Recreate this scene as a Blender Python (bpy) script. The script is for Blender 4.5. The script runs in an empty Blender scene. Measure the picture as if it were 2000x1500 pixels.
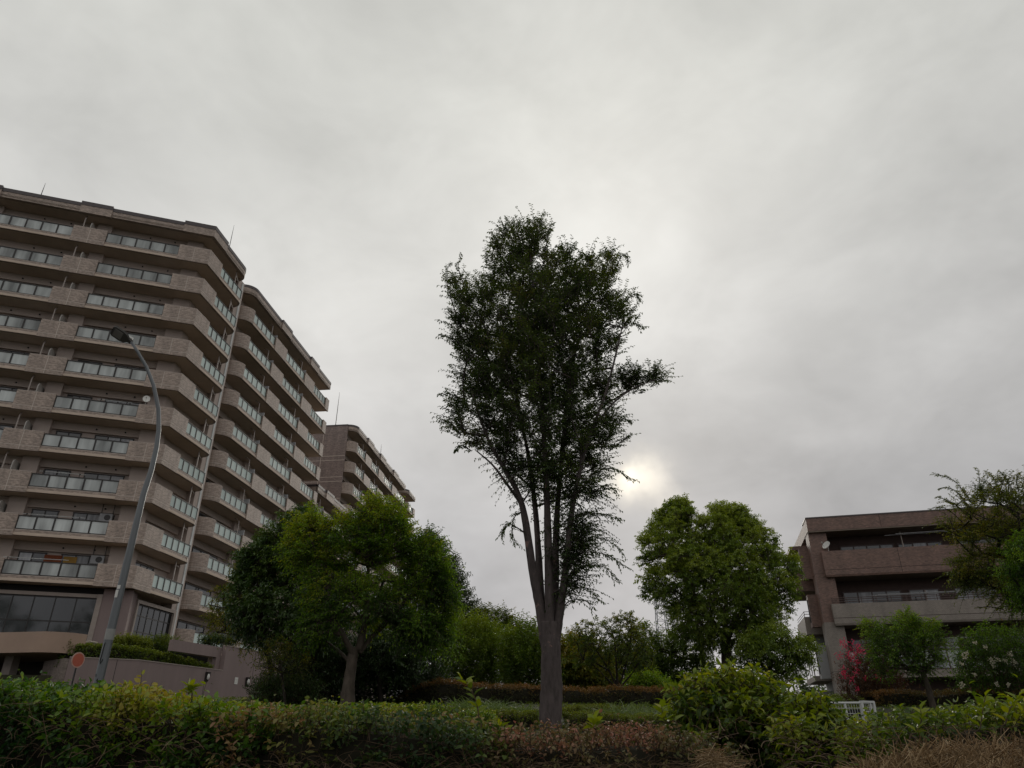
import bpy, bmesh, math, random
import numpy as np
from mathutils import Vector
R = math.radians
rng = np.random.default_rng(7)
random.seed(7)
sc = bpy.context.scene
COL = sc.collection

# ------------------------------------------------------------------ camera
FPX = 1387.0; PITCH = R(26.4); EYE = 1.6
cam = bpy.data.cameras.new('camera'); cam.sensor_width = 36.0; cam.lens = 36.0 * FPX / 2000.0
cam.clip_start = 0.05; cam.clip_end = 5000
co = bpy.data.objects.new('camera', cam); COL.objects.link(co)
co.location = (0, 0, EYE); co.rotation_euler = (R(90) + PITCH, 0, 0)
sc.camera = co
# ------------------------------------------------------------------ render settings
sc.view_settings.view_transform = 'Standard'; sc.view_settings.look = 'None'
sc.view_settings.exposure = 0.0; sc.view_settings.gamma = 1.0
sc.render.engine = 'CYCLES'
sc.cycles.max_bounces = 6; sc.cycles.diffuse_bounces = 3; sc.cycles.glossy_bounces = 2
sc.cycles.transmission_bounces = 3; sc.cycles.transparent_max_bounces = 4
sc.cycles.use_denoising = True
# ------------------------------------------------------------------ sky + sun
SUN_EL = R(18.5); SUN_AZ = R(10.3)        # azimuth from +Y towards +X
SUN_DIR = Vector((math.sin(SUN_AZ) * math.cos(SUN_EL), math.cos(SUN_AZ) * math.cos(SUN_EL), math.sin(SUN_EL)))

def make_world():
    w = bpy.data.worlds.new("World"); sc.world = w; w.use_nodes = True
    nt = w.node_tree; N = nt.nodes; Lk = nt.links; N.clear()
    def n(t, **k):
        x = N.new(t)
        for a, b in k.items(): setattr(x, a, b)
        return x
    def math_(op, a, b=None, c=None, clamp=False):
        x = n('ShaderNodeMath', operation=op); x.use_clamp = clamp
        for i, q in enumerate((a, b, c)):
            if q is None: continue
            if isinstance(q, (int, float)): x.inputs[i].default_value = q
            else: Lk.new(q, x.inputs[i])
        return x.outputs[0]
    def vdot(v, d):
        x = n('ShaderNodeVectorMath', operation='DOT_PRODUCT'); Lk.new(v, x.inputs[0]); x.inputs[1].default_value = d
        return x.outputs['Value']
    tc = n('ShaderNodeTexCoord'); vec = tc.outputs['Generated']
    nrm = n('ShaderNodeVectorMath', operation='NORMALIZE'); Lk.new(vec, nrm.inputs[0]); vec = nrm.outputs[0]
    sep = n('ShaderNodeSeparateXYZ'); Lk.new(vec, sep.inputs[0])
    # cloud deck: project the direction on a plane overhead so clouds flatten towards the horizon
    zc = math_('ADD', math_('MAXIMUM', sep.outputs[2], 0.0), 0.30)
    px = math_('DIVIDE', sep.outputs[0], zc); py = math_('DIVIDE', sep.outputs[1], zc)
    cmb = n('ShaderNodeCombineXYZ'); Lk.new(px, cmb.inputs[0]); Lk.new(py, cmb.inputs[1])
    mp = n('ShaderNodeMapping'); Lk.new(cmb.outputs[0], mp.inputs[0])
    mp.inputs['Rotation'].default_value = (0, 0, R(35)); mp.inputs['Scale'].default_value = (1.0, 0.62, 1); mp.inputs['Location'].default_value = (3.1, 1.7, 0.4)
    n1 = n('ShaderNodeTexNoise'); Lk.new(mp.outputs[0], n1.inputs['Vector']); n1.inputs['Scale'].default_value = 1.5; n1.inputs['Detail'].default_value = 5; n1.inputs['Roughness'].default_value = 0.42; n1.inputs['Distortion'].default_value = 0.5
    n2 = n('ShaderNodeTexNoise'); mp3 = n('ShaderNodeMapping'); Lk.new(vec, mp3.inputs[0]); mp3.inputs['Rotation'].default_value = (0, R(32), 0); mp3.inputs['Scale'].default_value = (1.0, 1.0, 1.7); Lk.new(mp3.outputs[0], n2.inputs['Vector']); n2.inputs['Scale'].default_value = 5.0; n2.inputs['Detail'].default_value = 4; n2.inputs['Roughness'].default_value = 0.58; n2.inputs['Distortion'].default_value = 0.3
    n3 = n('ShaderNodeTexNoise'); Lk.new(mp3.outputs[0], n3.inputs['Vector']); n3.inputs['Scale'].default_value = 11; n3.inputs['Detail'].default_value = 5; n3.inputs['Roughness'].default_value = 0.6; n3.inputs['Distortion'].default_value = 0.6
    cl = math_('ADD', math_('MULTIPLY', math_('SUBTRACT', n1.outputs['Fac'], 0.5), 0.42), math_('ADD', math_('MULTIPLY', math_('SUBTRACT', n2.outputs['Fac'], 0.5), 0.30), math_('MULTIPLY', math_('SUBTRACT', n3.outputs['Fac'], 0.5), 0.07)))
    # broad brightening high above the hidden sun, darker towards the horizon
    def dirpx(x, y):
        X = x - 1000; v = 750 - y
        d = Vector((X, FPX * math.cos(PITCH) - v * math.sin(PITCH), FPX * math.sin(PITCH) + v * math.cos(PITCH))); d.normalize(); return d
    def lobe(x, y, k):     # soft lobe of light in the cloud around a direction, 1 at centre
        d = vdot(vec, dirpx(x, y))
        return math_('POWER', math_('MAXIMUM', d, 0.0), k)
    el = math_('MULTIPLY', math_('SUBTRACT', 0.45, sep.outputs[2]), 0.36)
    el = math_('MAXIMUM', el, 0.0)
    el2 = math_('MULTIPLY', math_('MAXIMUM', math_('SUBTRACT', sep.outputs[2], 0.72), 0.0), 0.30)
    b = math_('ADD', 0.585, cl)
    b = math_('SUBTRACT', b, el)
    b = math_('SUBTRACT', b, el2)
    b = math_('ADD', b, math_('MULTIPLY', lobe(1210, 420, 14), 0.13))
    b = math_('ADD', b, math_('MULTIPLY', lobe(1180, 560, 120), 0.10))
    b = math_('ADD', b, math_('MULTIPLY', lobe(620, 640, 60), 0.07))
    b = math_('SUBTRACT', b, math_('MULTIPLY', lobe(1620, 860, 40), 0.06))
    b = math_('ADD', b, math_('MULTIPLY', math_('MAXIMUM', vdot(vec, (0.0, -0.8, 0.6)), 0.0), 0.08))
    b = math_('MAXIMUM', b, 0.12)
    # tint: yellowish grey high, neutral bluish grey low
    tr = n('ShaderNodeValToRGB'); Lk.new(sep.outputs[2], tr.inputs[0])
    tr.color_ramp.elements[0].position = 0.08; tr.color_ramp.elements[0].color = (0.985, 0.978, 1.02, 1)
    tr.color_ramp.elements[1].position = 0.75; tr.color_ramp.elements[1].color = (1.0, 1.0, 0.945, 1)
    e = tr.color_ramp.elements.new(0.35); e.color = (1.0, 0.985, 0.97, 1)
    cm = n('ShaderNodeVectorMath', operation='SCALE'); Lk.new(tr.outputs[0], cm.inputs[0]); Lk.new(b, cm.inputs['Scale'])
    out = cm.outputs[0]
    # sun glowing through thin cloud, ragged by noise
    vn = n('ShaderNodeTexNoise'); Lk.new(vec, vn.inputs['Vector']); vn.inputs['Scale'].default_value = 14; vn.inputs['Detail'].default_value = 4
    ssub = n('ShaderNodeVectorMath', operation='SUBTRACT'); Lk.new(vn.outputs['Color'], ssub.inputs[0]); ssub.inputs[1].default_value = (.5, .5, .5)
    sscl = n('ShaderNodeVectorMath', operation='SCALE'); Lk.new(ssub.outputs[0], sscl.inputs[0]); sscl.inputs['Scale'].default_value = 0.075
    vw = n('ShaderNodeVectorMath', operation='ADD'); Lk.new(vec, vw.inputs[0]); Lk.new(sscl.outputs[0], vw.inputs[1])
    vwn = n('ShaderNodeVectorMath', operation='NORMALIZE'); Lk.new(vw.outputs[0], vwn.inputs[0])
    for d, k, col, amt in ((dirpx(1242, 936), 2200, (1.0, .86, .60), 0.34), (dirpx(1290, 938), 3000, (1.0, .88, .68), 0.30),
                           (dirpx(1246, 930), 7000, (1.0, .92, .70), 0.32), (dirpx(1200, 420), 40, (1.0, .86, .70), 0.07), (dirpx(1150, 330), 12, (1.0, .93, .82), 0.05), (dirpx(620, 650), 60, (1.0, .90, .72), 0.05)):
        x = n('ShaderNodeVectorMath', operation='DOT_PRODUCT'); Lk.new(vwn.outputs[0], x.inputs[0]); x.inputs[1].default_value = d
        p = math_('MULTIPLY', math_('POWER', math_('MAXIMUM', x.outputs['Value'], 0.0), k), amt)
        c = n('ShaderNodeVectorMath', operation='SCALE'); c.inputs[0].default_value = col; Lk.new(p, c.inputs['Scale'])
        a = n('ShaderNodeVectorMath', operation='ADD'); Lk.new(out, a.inputs[0]); Lk.new(c.outputs[0], a.inputs[1]); out = a.outputs[0]
    sky = n('ShaderNodeTexSky'); sky.sky_type = 'NISHITA'; sky.sun_disc = False; sky.sun_elevation = SUN_EL; sky.sun_rotation = SUN_AZ
    b1 = n('ShaderNodeBackground'); Lk.new(sky.outputs[0], b1.inputs[0]); b1.inputs[1].default_value = 0.05
    b2 = n('ShaderNodeBackground'); Lk.new(out, b2.inputs[0]); b2.inputs[1].default_value = 1.0
    mx = n('ShaderNodeMixShader'); mx.inputs[0].default_value = 0.96
    Lk.new(b1.outputs[0], mx.inputs[1]); Lk.new(b2.outputs[0], mx.inputs[2])
    ow = n('ShaderNodeOutputWorld'); Lk.new(mx.outputs[0], ow.inputs[0])
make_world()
sl = bpy.data.lights.new('sun', 'SUN'); sl.energy = 0.9; sl.angle = R(20); sl.color = (1.0, 0.93, 0.82)
so = bpy.data.objects.new('sun', sl); COL.objects.link(so)
so.rotation_euler = SUN_DIR.to_track_quat('Z', 'Y').to_euler()

# ------------------------------------------------------------------ projection helpers
CP, SP = math.cos(PITCH), math.sin(PITCH)
def ray(x, y):
    X = (x - 1000) / FPX; v = (750 - y) / FPX
    return (X, CP - v * SP, SP + v * CP)
def W(x, y, Y):            # world point seen at a photo position, at forward distance Y
    r = ray(x, y); k = Y / r[1]
    return np.array((r[0] * k, Y, EYE + r[2] * k))
def gz(x, y):              # ground height
    ys = [-60, 1.5, 3.2, 8, 14, 20, 27, 40, 60, 200, 3000]
    zs = [0.0, 0.0, 0.75, 1.15, 1.5, 2.2, 2.75, 3.1, 3.3, 3.4, 3.4]
    return float(np.interp(y, ys, zs))
def dvec(az): return np.array((math.sin(az), math.cos(az)))

# ------------------------------------------------------------------ object helpers
def tag(o, label=None, cat=None, group=None, kind=None):
    if label: o['label'] = label
    if cat: o['category'] = cat
    if group: o['group'] = group
    if kind: o['kind'] = kind
    return o
def empty(name, loc, label, cat, group=None):
    o = bpy.data.objects.new(name, None); COL.objects.link(o); o.location = loc; o.empty_display_size = .2
    return tag(o, label, cat, group)
def mk(name, mesh, parent=None, loc=(0, 0, 0)):
    o = bpy.data.objects.new(name, mesh); COL.objects.link(o)
    if parent is not None: o.parent = parent
    o.location = loc
    return o

class Fr:                   # facade frame: s along, o outwards, z up
    def __init__(s, O, az, flip=1):
        s.O = np.array(O[:2], float); s.d = dvec(az); s.n = np.array((s.d[1], -s.d[0])) * flip
    def xy(s, a, o): return s.O + s.d * a + s.n * o
    def __call__(s, a, o, z):
        p = s.xy(a, o); return (p[0], p[1], z)

class MB:
    def __init__(s): s.v = []; s.f = []; s.m = []
    def poly(s, pts, m=0):
        b = len(s.v); s.v += [tuple(map(float, p)) for p in pts]; s.f.append(tuple(range(b, b + len(pts)))); s.m.append(m)
    def hexa(s, c, m=0):
        b = len(s.v); s.v += [tuple(map(float, p)) for p in c]
        for q in ((0, 3, 2, 1), (4, 5, 6, 7), (0, 1, 5, 4), (1, 2, 6, 5), (2, 3, 7, 6), (3, 0, 4, 7)):
            s.f.append(tuple(b + i for i in q)); s.m.append(m)
    def box(s, F, a0, a1, o0, o1, z0, z1, m=0):
        s.hexa([F(a0, o0, z0), F(a1, o0, z0), F(a1, o1, z0), F(a0, o1, z0), F(a0, o0, z1), F(a1, o0, z1), F(a1, o1, z1), F(a0, o1, z1)], m)
    def prism(s, xy, z0, z1, m=0, mcap=None):
        k = len(xy); b = len(s.v)
        s.v += [(float(p[0]), float(p[1]), z0) for p in xy] + [(float(p[0]), float(p[1]), z1) for p in xy]
        for i in range(k):
            j = (i + 1) % k; s.f.append((b + i, b + j, b + k + j, b + k + i)); s.m.append(m)
        c = m if mcap is None else mcap
        s.f.append(tuple(b + i for i in range(k))[::-1]); s.m.append(c); s.f.append(tuple(b + k + i for i in range(k))); s.m.append(c)
    def strip(s, outer, inner, z0, z1, m=0):     # wall that follows two parallel polylines
        for i in range(len(outer) - 1):
            a, b, c, d = outer[i], outer[i + 1], inner[i + 1], inner[i]
            s.hexa([(a[0], a[1], z0), (b[0], b[1], z0), (c[0], c[1], z0), (d[0], d[1], z0), (a[0], a[1], z1), (b[0], b[1], z1), (c[0], c[1], z1), (d[0], d[1], z1)], m)
    def tube(s, pts, rad, n=8, m=0, cap=True):
        P = [Vector(p) for p in pts]
        if isinstance(rad, (int, float)): rad = [rad] * len(P)
        base = len(s.v); prev = None
        for i, p in enumerate(P):
            t = (P[min(i + 1, len(P) - 1)] - P[max(i - 1, 0)]).normalized()
            if prev is None:
                a = Vector((0, 0, 1)) if abs(t.z) < .9 else Vector((1, 0, 0)); u = t.cross(a).normalized()
            else:
                u = (prev - t * prev.dot(t)).normalized()
            prev = u; w = t.cross(u)
            for k in range(n):
                an = 2 * math.pi * k / n; q = p + (u * math.cos(an) + w * math.sin(an)) * rad[i]; s.v.append((q.x, q.y, q.z))
        for i in range(len(P) - 1):
            for k in range(n):
                a = base + i * n + k; b = base + i * n + (k + 1) % n; s.f.append((a, b, b + n, a + n)); s.m.append(m)
        if cap:
            s.f.append(tuple(base + k for k in range(n))[::-1]); s.m.append(m)
            e = base + (len(P) - 1) * n; s.f.append(tuple(e + k for k in range(n))); s.m.append(m)
    def mesh(s, name, mats, off=(0, 0, 0), smooth=False, recalc=True):
        me = bpy.data.meshes.new(name)
        me.from_pydata([(a - off[0], b - off[1], c - off[2]) for a, b, c in s.v], [], s.f)
        for mt in (mats if isinstance(mats, (list, tuple)) else [mats]): me.materials.append(mt)
        me.polygons.foreach_set('material_index', s.m)
        if recalc:
            bm = bmesh.new(); bm.from_mesh(me); bmesh.ops.recalc_face_normals(bm, faces=bm.faces[:]); bm.to_mesh(me); bm.free()
        uv = me.uv_layers.new(name='uv').data
        for p in me.polygons:
            n = p.normal
            if abs(n.z) > .7: tx, ty = Vector((1, 0, 0)), Vector((0, 1, 0))
            else:
                tx = Vector((-n.y, n.x, 0)).normalized(); ty = Vector((0, 0, 1))
            for li in p.loop_indices:
                c = me.vertices[me.loops[li].vertex_index].co; uv[li].uv = (c.dot(tx), c.dot(ty))
        if smooth: me.polygons.foreach_set('use_smooth', [True] * len(me.polygons))
        me.update(); return me
    def build(s, name, mats, parent=None, smooth=False, off=None, loc=(0, 0, 0)):
        o = off if off is not None else (tuple(root_loc(parent)) if parent is not None else (0, 0, 0))
        return mk(name, s.mesh(name, mats, o, smooth), parent, loc)
def root_loc(o):
    v = Vector((0, 0, 0))
    while o is not None: v = v + o.location; o = o.parent
    return v

# ------------------------------------------------------------------ materials
def nodes(name):
    m = bpy.data.materials.new(name); m.use_nodes = True; nt = m.node_tree
    return m, nt, nt.nodes, nt.links, nt.nodes['Principled BSDF']
def rgb(c): return (c[0], c[1], c[2], 1)
def mat_plain(name, col, rough=.6, var=.15, scale=3.0, metal=0, spec=.4, bump=0.0, streak=False):
    m, nt, N, L, P = nodes(name)
    P.inputs['Roughness'].default_value = rough; P.inputs['Metallic'].default_value = metal; P.inputs['Specular IOR Level'].default_value = spec
    tc = N.new('ShaderNodeTexCoord'); mp = N.new('ShaderNodeMapping'); L.new(tc.outputs['Object'], mp.inputs[0])
    if streak: mp.inputs['Scale'].default_value = (1, 1, .12)
    n = N.new('ShaderNodeTexNoise'); L.new(mp.outputs[0], n.inputs['Vector']); n.inputs['Scale'].default_value = scale; n.inputs['Detail'].default_value = 6; n.inputs['Roughness'].default_value = .65
    r = N.new('ShaderNodeValToRGB'); L.new(n.outputs['Fac'], r.inputs[0])
    r.color_ramp.elements[0].position = .3; r.color_ramp.elements[1].position = .7
    r.color_ramp.elements[0].color = rgb([c * (1 - var) for c in col]); r.color_ramp.elements[1].color = rgb([min(1, c * (1 + var)) for c in col])
    L.new(r.outputs[0], P.inputs['Base Color'])
    if bump:
        b = N.new('ShaderNodeBump'); b.inputs['Strength'].default_value = bump; b.inputs['Distance'].default_value = .02; L.new(n.outputs['Fac'], b.inputs['Height']); L.new(b.outputs[0], P.inputs['Normal'])
    return m
def mat_tile(name, c1, c2, mortar, w=.23, h=.075, mot=1.0, rough=.55):
    m, nt, N, L, P = nodes(name); P.inputs['Roughness'].default_value = rough
    tc = N.new('ShaderNodeTexCoord')
    br = N.new('ShaderNodeTexBrick'); L.new(tc.outputs['UV'], br.inputs['Vector'])
    br.inputs['Scale'].default_value = 1.0; br.inputs['Brick Width'].default_value = w; br.inputs['Row Height'].default_value = h
    br.inputs['Mortar Size'].default_value = .008; br.inputs['Mortar Smooth'].default_value = .1; br.inputs['Bias'].default_value = -.1
    br.inputs['Color1'].default_value = rgb(c1); br.inputs['Color2'].default_value = rgb(c2); br.inputs['Mortar'].default_value = rgb(mortar)
    n = N.new('ShaderNodeTexNoise'); n.inputs['Scale'].default_value = 5.0; n.inputs['Detail'].default_value = 6; n.inputs['Roughness'].default_value = .75
    mp = N.new('ShaderNodeMapping'); mp.inputs['Scale'].default_value = (1, 2.2, 1); L.new(tc.outputs['UV'], mp.inputs[0]); L.new(mp.outputs[0], n.inputs['Vector'])
    n2 = N.new('ShaderNodeTexNoise'); n2.inputs['Scale'].default_value = 1.6; n2.inputs['Detail'].default_value = 5; mp2 = N.new('ShaderNodeMapping'); mp2.inputs['Scale'].default_value = (1, .22, 1); L.new(tc.outputs['UV'], mp2.inputs[0]); L.new(mp2.outputs[0], n2.inputs['Vector'])
    mr = N.new('ShaderNodeMapRange'); L.new(n.outputs['Fac'], mr.inputs[0]); mr.inputs[1].default_value = .3; mr.inputs[2].default_value = .7; mr.inputs[3].default_value = 1 - .48 * mot; mr.inputs[4].default_value = 1 + .45 * mot
    mr2 = N.new('ShaderNodeMapRange'); L.new(n2.outputs['Fac'], mr2.inputs[0]); mr2.inputs[1].default_value = .3; mr2.inputs[2].default_value = .7; mr2.inputs[3].default_value = .8; mr2.inputs[4].default_value = 1.1
    mu = N.new('ShaderNodeMath'); mu.operation = 'MULTIPLY'; L.new(mr.outputs[0], mu.inputs[0]); L.new(mr2.outputs[0], mu.inputs[1])
    vs = N.new('ShaderNodeVectorMath'); vs.operation = 'SCALE'; L.new(br.outputs['Color'], vs.inputs[0]); L.new(mu.outputs[0], vs.inputs['Scale'])
    L.new(vs.outputs[0], P.inputs['Base Color'])
    return m
def mat_leaf(name, cols, transl=.35, rough=.45, noise=.25, spec=.35):
    m, nt, N, L, P = nodes(name); P.inputs['Roughness'].default_value = rough; P.inputs['Specular IOR Level'].default_value = spec
    at = N.new('ShaderNodeAttribute'); at.attribute_name = 'tint'
    r = N.new('ShaderNodeValToRGB'); L.new(at.outputs['Fac'], r.inputs[0])
    k = len(cols)
    r.color_ramp.elements[0].color = rgb(cols[0]); r.color_ramp.elements[1].color = rgb(cols[-1])
    r.color_ramp.elements[0].position = 0; r.color_ramp.elements[1].position = 1
    for i in range(1, k - 1):
        e = r.color_ramp.elements.new(i / (k - 1)); e.color = rgb(cols[i])
    L.new(r.outputs[0], P.inputs['Base Color'])
    tr = N.new('ShaderNodeBsdfTranslucent')
    hs = N.new('ShaderNodeHueSaturation'); hs.inputs['Saturation'].default_value = 1.15; hs.inputs['Value'].default_value = 1.5; hs.inputs['Hue'].default_value = .488; L.new(r.outputs[0], hs.inputs['Color']); L.new(hs.outputs[0], tr.inputs[0])
    mx = N.new('ShaderNodeMixShader'); mx.inputs[0].default_value = transl
    L.new(P.outputs[0], mx.inputs[1]); L.new(tr.outputs[0], mx.inputs[2])
    L.new(mx.outputs[0], N['Material Output'].inputs[0])
    return m
def mat_glass(name, col, rough=.1, spec=.8, var=.3, scale=.9, rnd=.25):
    m, nt, N, L, P = nodes(name); P.inputs['Roughness'].default_value = rough; P.inputs['Specular IOR Level'].default_value = spec
    tc = N.new('ShaderNodeTexCoord'); oi = N.new('ShaderNodeObjectInfo')
    ad = N.new('ShaderNodeVectorMath'); ad.operation = 'ADD'; L.new(tc.outputs['UV'], ad.inputs[0])
    sc_ = N.new('ShaderNodeVectorMath'); sc_.operation = 'SCALE'; L.new(oi.outputs['Location'], sc_.inputs[0]); sc_.inputs['Scale'].default_value = 3.7; L.new(sc_.outputs[0], ad.inputs[1])
    mp = N.new('ShaderNodeMapping'); mp.inputs['Scale'].default_value = (1, .18, 1); L.new(ad.outputs[0], mp.inputs[0])
    n = N.new('ShaderNodeTexNoise'); n.inputs['Scale'].default_value = scale; n.inputs['Detail'].default_value = 3; L.new(mp.outputs[0], n.inputs['Vector'])
    mr = N.new('ShaderNodeMapRange'); L.new(n.outputs['Fac'], mr.inputs[0]); mr.inputs[1].default_value = .32; mr.inputs[2].default_value = .68; mr.inputs[3].default_value = 1 - var; mr.inputs[4].default_value = 1 + var
    mr2 = N.new('ShaderNodeMapRange'); L.new(oi.outputs['Random'], mr2.inputs[0]); mr2.inputs[3].default_value = 1 - rnd; mr2.inputs[4].default_value = 1 + rnd
    mu = N.new('ShaderNodeMath'); mu.operation = 'MULTIPLY'; L.new(mr.outputs[0], mu.inputs[0]); L.new(mr2.outputs[0], mu.inputs[1])
    vs = N.new('ShaderNodeVectorMath'); vs.operation = 'SCALE'; vs.inputs[0].default_value = col; L.new(mu.outputs[0], vs.inputs['Scale']); L.new(vs.outputs[0], P.inputs['Base Color'])
    return m
def mat_bark(name, c1, c2, scale=8, patch=None):
    m, nt, N, L, P = nodes(name); P.inputs['Roughness'].default_value = .85; P.inputs['Specular IOR Level'].default_value = .2
    tc = N.new('ShaderNodeTexCoord'); mp = N.new('ShaderNodeMapping'); mp.inputs['Scale'].default_value = (1, 1, .3); L.new(tc.outputs['Object'], mp.inputs[0])
    n = N.new('ShaderNodeTexNoise'); L.new(mp.outputs[0], n.inputs['Vector']); n.inputs['Scale'].default_value = scale; n.inputs['Detail'].default_value = 8; n.inputs['Roughness'].default_value = .7
    r = N.new('ShaderNodeValToRGB'); L.new(n.outputs['Fac'], r.inputs[0]); r.color_ramp.elements[0].position = .32; r.color_ramp.elements[1].position = .7
    r.color_ramp.elements[0].color = rgb(c1); r.color_ramp.elements[1].color = rgb(c2); out = r.outputs[0]
    if patch:
        n3 = N.new('ShaderNodeTexNoise'); L.new(tc.outputs['Object'], n3.inputs['Vector']); n3.inputs['Scale'].default_value = 3.2; n3.inputs['Detail'].default_value = 7; n3.inputs['Roughness'].default_value = .75
        r3 = N.new('ShaderNodeValToRGB'); L.new(n3.outputs['Fac'], r3.inputs[0]); r3.color_ramp.elements[0].position = .61; r3.color_ramp.elements[1].position = .66
        mx = N.new('ShaderNodeMix'); mx.data_type = 'RGBA'; L.new(r3.outputs[0], mx.inputs[0]); L.new(out, mx.inputs[6]); mx.inputs[7].default_value = rgb(patch); out = mx.outputs[2]
    L.new(out, P.inputs['Base Color'])
    b = N.new('ShaderNodeBump'); b.inputs['Strength'].default_value = .6; b.inputs['Distance'].default_value = .03; L.new(n.outputs['Fac'], b.inputs['Height']); L.new(b.outputs[0], P.inputs['Normal'])
    return m

M = {}
M['tile'] = mat_tile('brown_mosaic_tile', (.430, .335, .280), (.245, .192, .160), (.36, .29, .245))
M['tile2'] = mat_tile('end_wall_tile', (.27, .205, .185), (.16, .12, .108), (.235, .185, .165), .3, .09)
M['joint'] = mat_plain('pale_joint', (.58, .50, .44), .7, .1)
M['soffit'] = mat_plain('painted_soffit', (.56, .455, .37), .75, .12, .7)
M['wallp'] = mat_plain('painted_wall', (.47, .39, .345), .75, .10, .5, streak=True)
M['beam'] = mat_plain('painted_beam', (.46, .38, .33), .75, .10, .5)
M['coping'] = mat_plain('roof_coping', (.085, .07, .072), .45, .12)
M['frame'] = mat_plain('dark_bronze_frame', (.028, .024, .023), .4, .2)
M['frost'] = mat_glass('frosted_glass', (.34, .36, .355), .22, .55, .55, 1.1)
M['frost_skylit'] = mat_glass('sky_lit_frosted_glass', (.50, .60, .565), .22, .6, .10, 1.0, .12)  # same frosted glass, sky reflection put into a brighter mint base colour
M['dglass'] = mat_glass('dark_window_glass', (.015, .018, .02), .05, .9, .4, .5)
M['curtain'] = mat_glass('pale_curtain', (.46, .47, .49), .8, .2, .25, 5.0)
M['white'] = mat_plain('white_paint', (.66, .65, .62), .5, .08)
M['metalw'] = mat_plain('pale_expansion_joint', (.56, .57, .56), .4, .1)
M['pipe'] = mat_plain('brown_drain_pipe', (.36, .31, .28), .5, .1)
M['part'] = mat_plain('grey_partition', (.46, .44, .41), .6, .1)
M['partd'] = mat_plain('cool_grey_partition', (.42, .43, .44), .6, .1)
M['podium'] = mat_plain('mauve_render', (.235, .180, .172), .8, .10, 1.4, streak=True)
M['podcap'] = mat_plain('pale_wall_coping', (.32, .27, .24), .7, .1)
M['canopy'] = mat_plain('canopy_render', (.36, .25, .19), .6, .08, .8)
M['lamp'] = mat_plain('galvanised_pole', (.155, .165, .175), .42, .18, 1.6, metal=.25, streak=True)
M['lampd'] = mat_plain('lamp_housing', (.06, .055, .05), .5, .1)
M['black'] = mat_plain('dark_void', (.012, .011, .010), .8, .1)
M['red'] = mat_plain('faded_sign_red', (.42, .10, .06), .5, .12)
M['redtile'] = mat_tile('red_brown_tile', (.225, .130, .100), (.132, .080, .064), (.17, .11, .09), .16, .07, .8)
M['greytile'] = mat_tile('grey_beige_tile', (.31, .265, .23), (.25, .215, .185), (.18, .155, .135), .10, .05, .35)
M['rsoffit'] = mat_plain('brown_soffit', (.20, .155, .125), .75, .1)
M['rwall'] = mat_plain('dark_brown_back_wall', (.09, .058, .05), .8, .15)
M['rjoint'] = mat_plain('dark_joint', (.05, .035, .03), .8, .1)
M['rail'] = mat_plain('brown_metal_rail', (.09, .06, .055), .45, .1)
M['bayw'] = mat_plain('grey_bay_panel', (.30, .30, .305), .5, .08)
M['bark_z'] = mat_bark('zelkova_bark', (.055, .046, .044), (.125, .10, .098), 9, (.26, .16, .14))
M['bark_d'] = mat_bark('dark_bark', (.02, .016, .013), (.055, .045, .036), 9)
M['bark_m'] = mat_bark('grey_brown_bark', (.05, .04, .03), (.13, .105, .085), 9)
M['twig'] = mat_bark('twig_bark', (.05, .035, .025), (.13, .09, .06), 20)
M['soil'] = mat_plain('dark_soil', (.035, .026, .018), .95, .4, 1.5, bump=.5)
M['core'] = mat_plain('shaded_hedge_core', (.020, .018, .010), 1.0, .4, 12)
M['dirt'] = mat_plain('ground_cover_earth', (.035, .036, .018), .95, .4, .6, bump=.4)

# leaf palettes (dark, mid, light, yellowing)
M['l_zel'] = mat_leaf('zelkova_leaf', [(.022, .040, .014), (.050, .085, .022), (.09, .135, .03), (.14, .17, .035), (.16, .11, .03)], .30)
M['l_dark'] = mat_leaf('evergreen_leaf', [(.018, .038, .012), (.038, .078, .018), (.065, .125, .025), (.11, .17, .03)], .18, .35, spec=.5)
M['l_green'] = mat_leaf('fresh_green_leaf', [(.030, .070, .012), (.080, .165, .020), (.150, .270, .028), (.23, .33, .032), (.30, .32, .04)], .42)
M['l_camph'] = mat_leaf('camphor_leaf', [(.035, .066, .015), (.085, .140, .022), (.150, .220, .035), (.24, .30, .05)], .38, .35)
M['l_cyp'] = mat_leaf('cypress_spray', [(0.027, 0.054, 0.014), (0.064, 0.124, 0.017), (0.129, 0.202, 0.021), (0.202, 0.264, 0.026)], .3)
M['l_far'] = mat_leaf('far_foliage', [(0.037, 0.054, 0.024), (0.064, 0.093, 0.033), (0.100, 0.132, 0.039)], .2)
M['l_hedge'] = mat_leaf('hedge_leaf', [(.020, .055, .014), (.055, .125, .020), (.125, .215, .028), (.23, .29, .035), (.33, .28, .06)], .35, .38)
M['l_mix'] = mat_leaf('mixed_hedge_leaf', [(.025, .055, .016), (.065, .110, .026), (.14, .18, .04), (.22, .20, .06), (.24, .165, .07), (.33, .19, .11)], .35, .5)
M['l_brown'] = mat_leaf('bronze_azalea_leaf', [(.035, .055, .018), (.085, .10, .032), (.15, .135, .05), (.20, .145, .07), (.34, .17, .115)], .3, .55)
M['l_clip'] = mat_leaf('clipped_hedge_leaf', [(.035, .062, .012), (.080, .125, .018), (.145, .190, .022), (.20, .23, .03)], .3)
M['l_bronze'] = mat_leaf('bronze_hedge_leaf', [(.035, .045, .014), (.08, .085, .022), (.20, .125, .038), (.27, .14, .05)], .3)
M['l_maple'] = mat_leaf('maple_leaf', [(0.027, 0.054, 0.014), (0.064, 0.101, 0.017), (0.129, 0.155, 0.021), (0.219, 0.186, 0.026)], .4)
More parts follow.
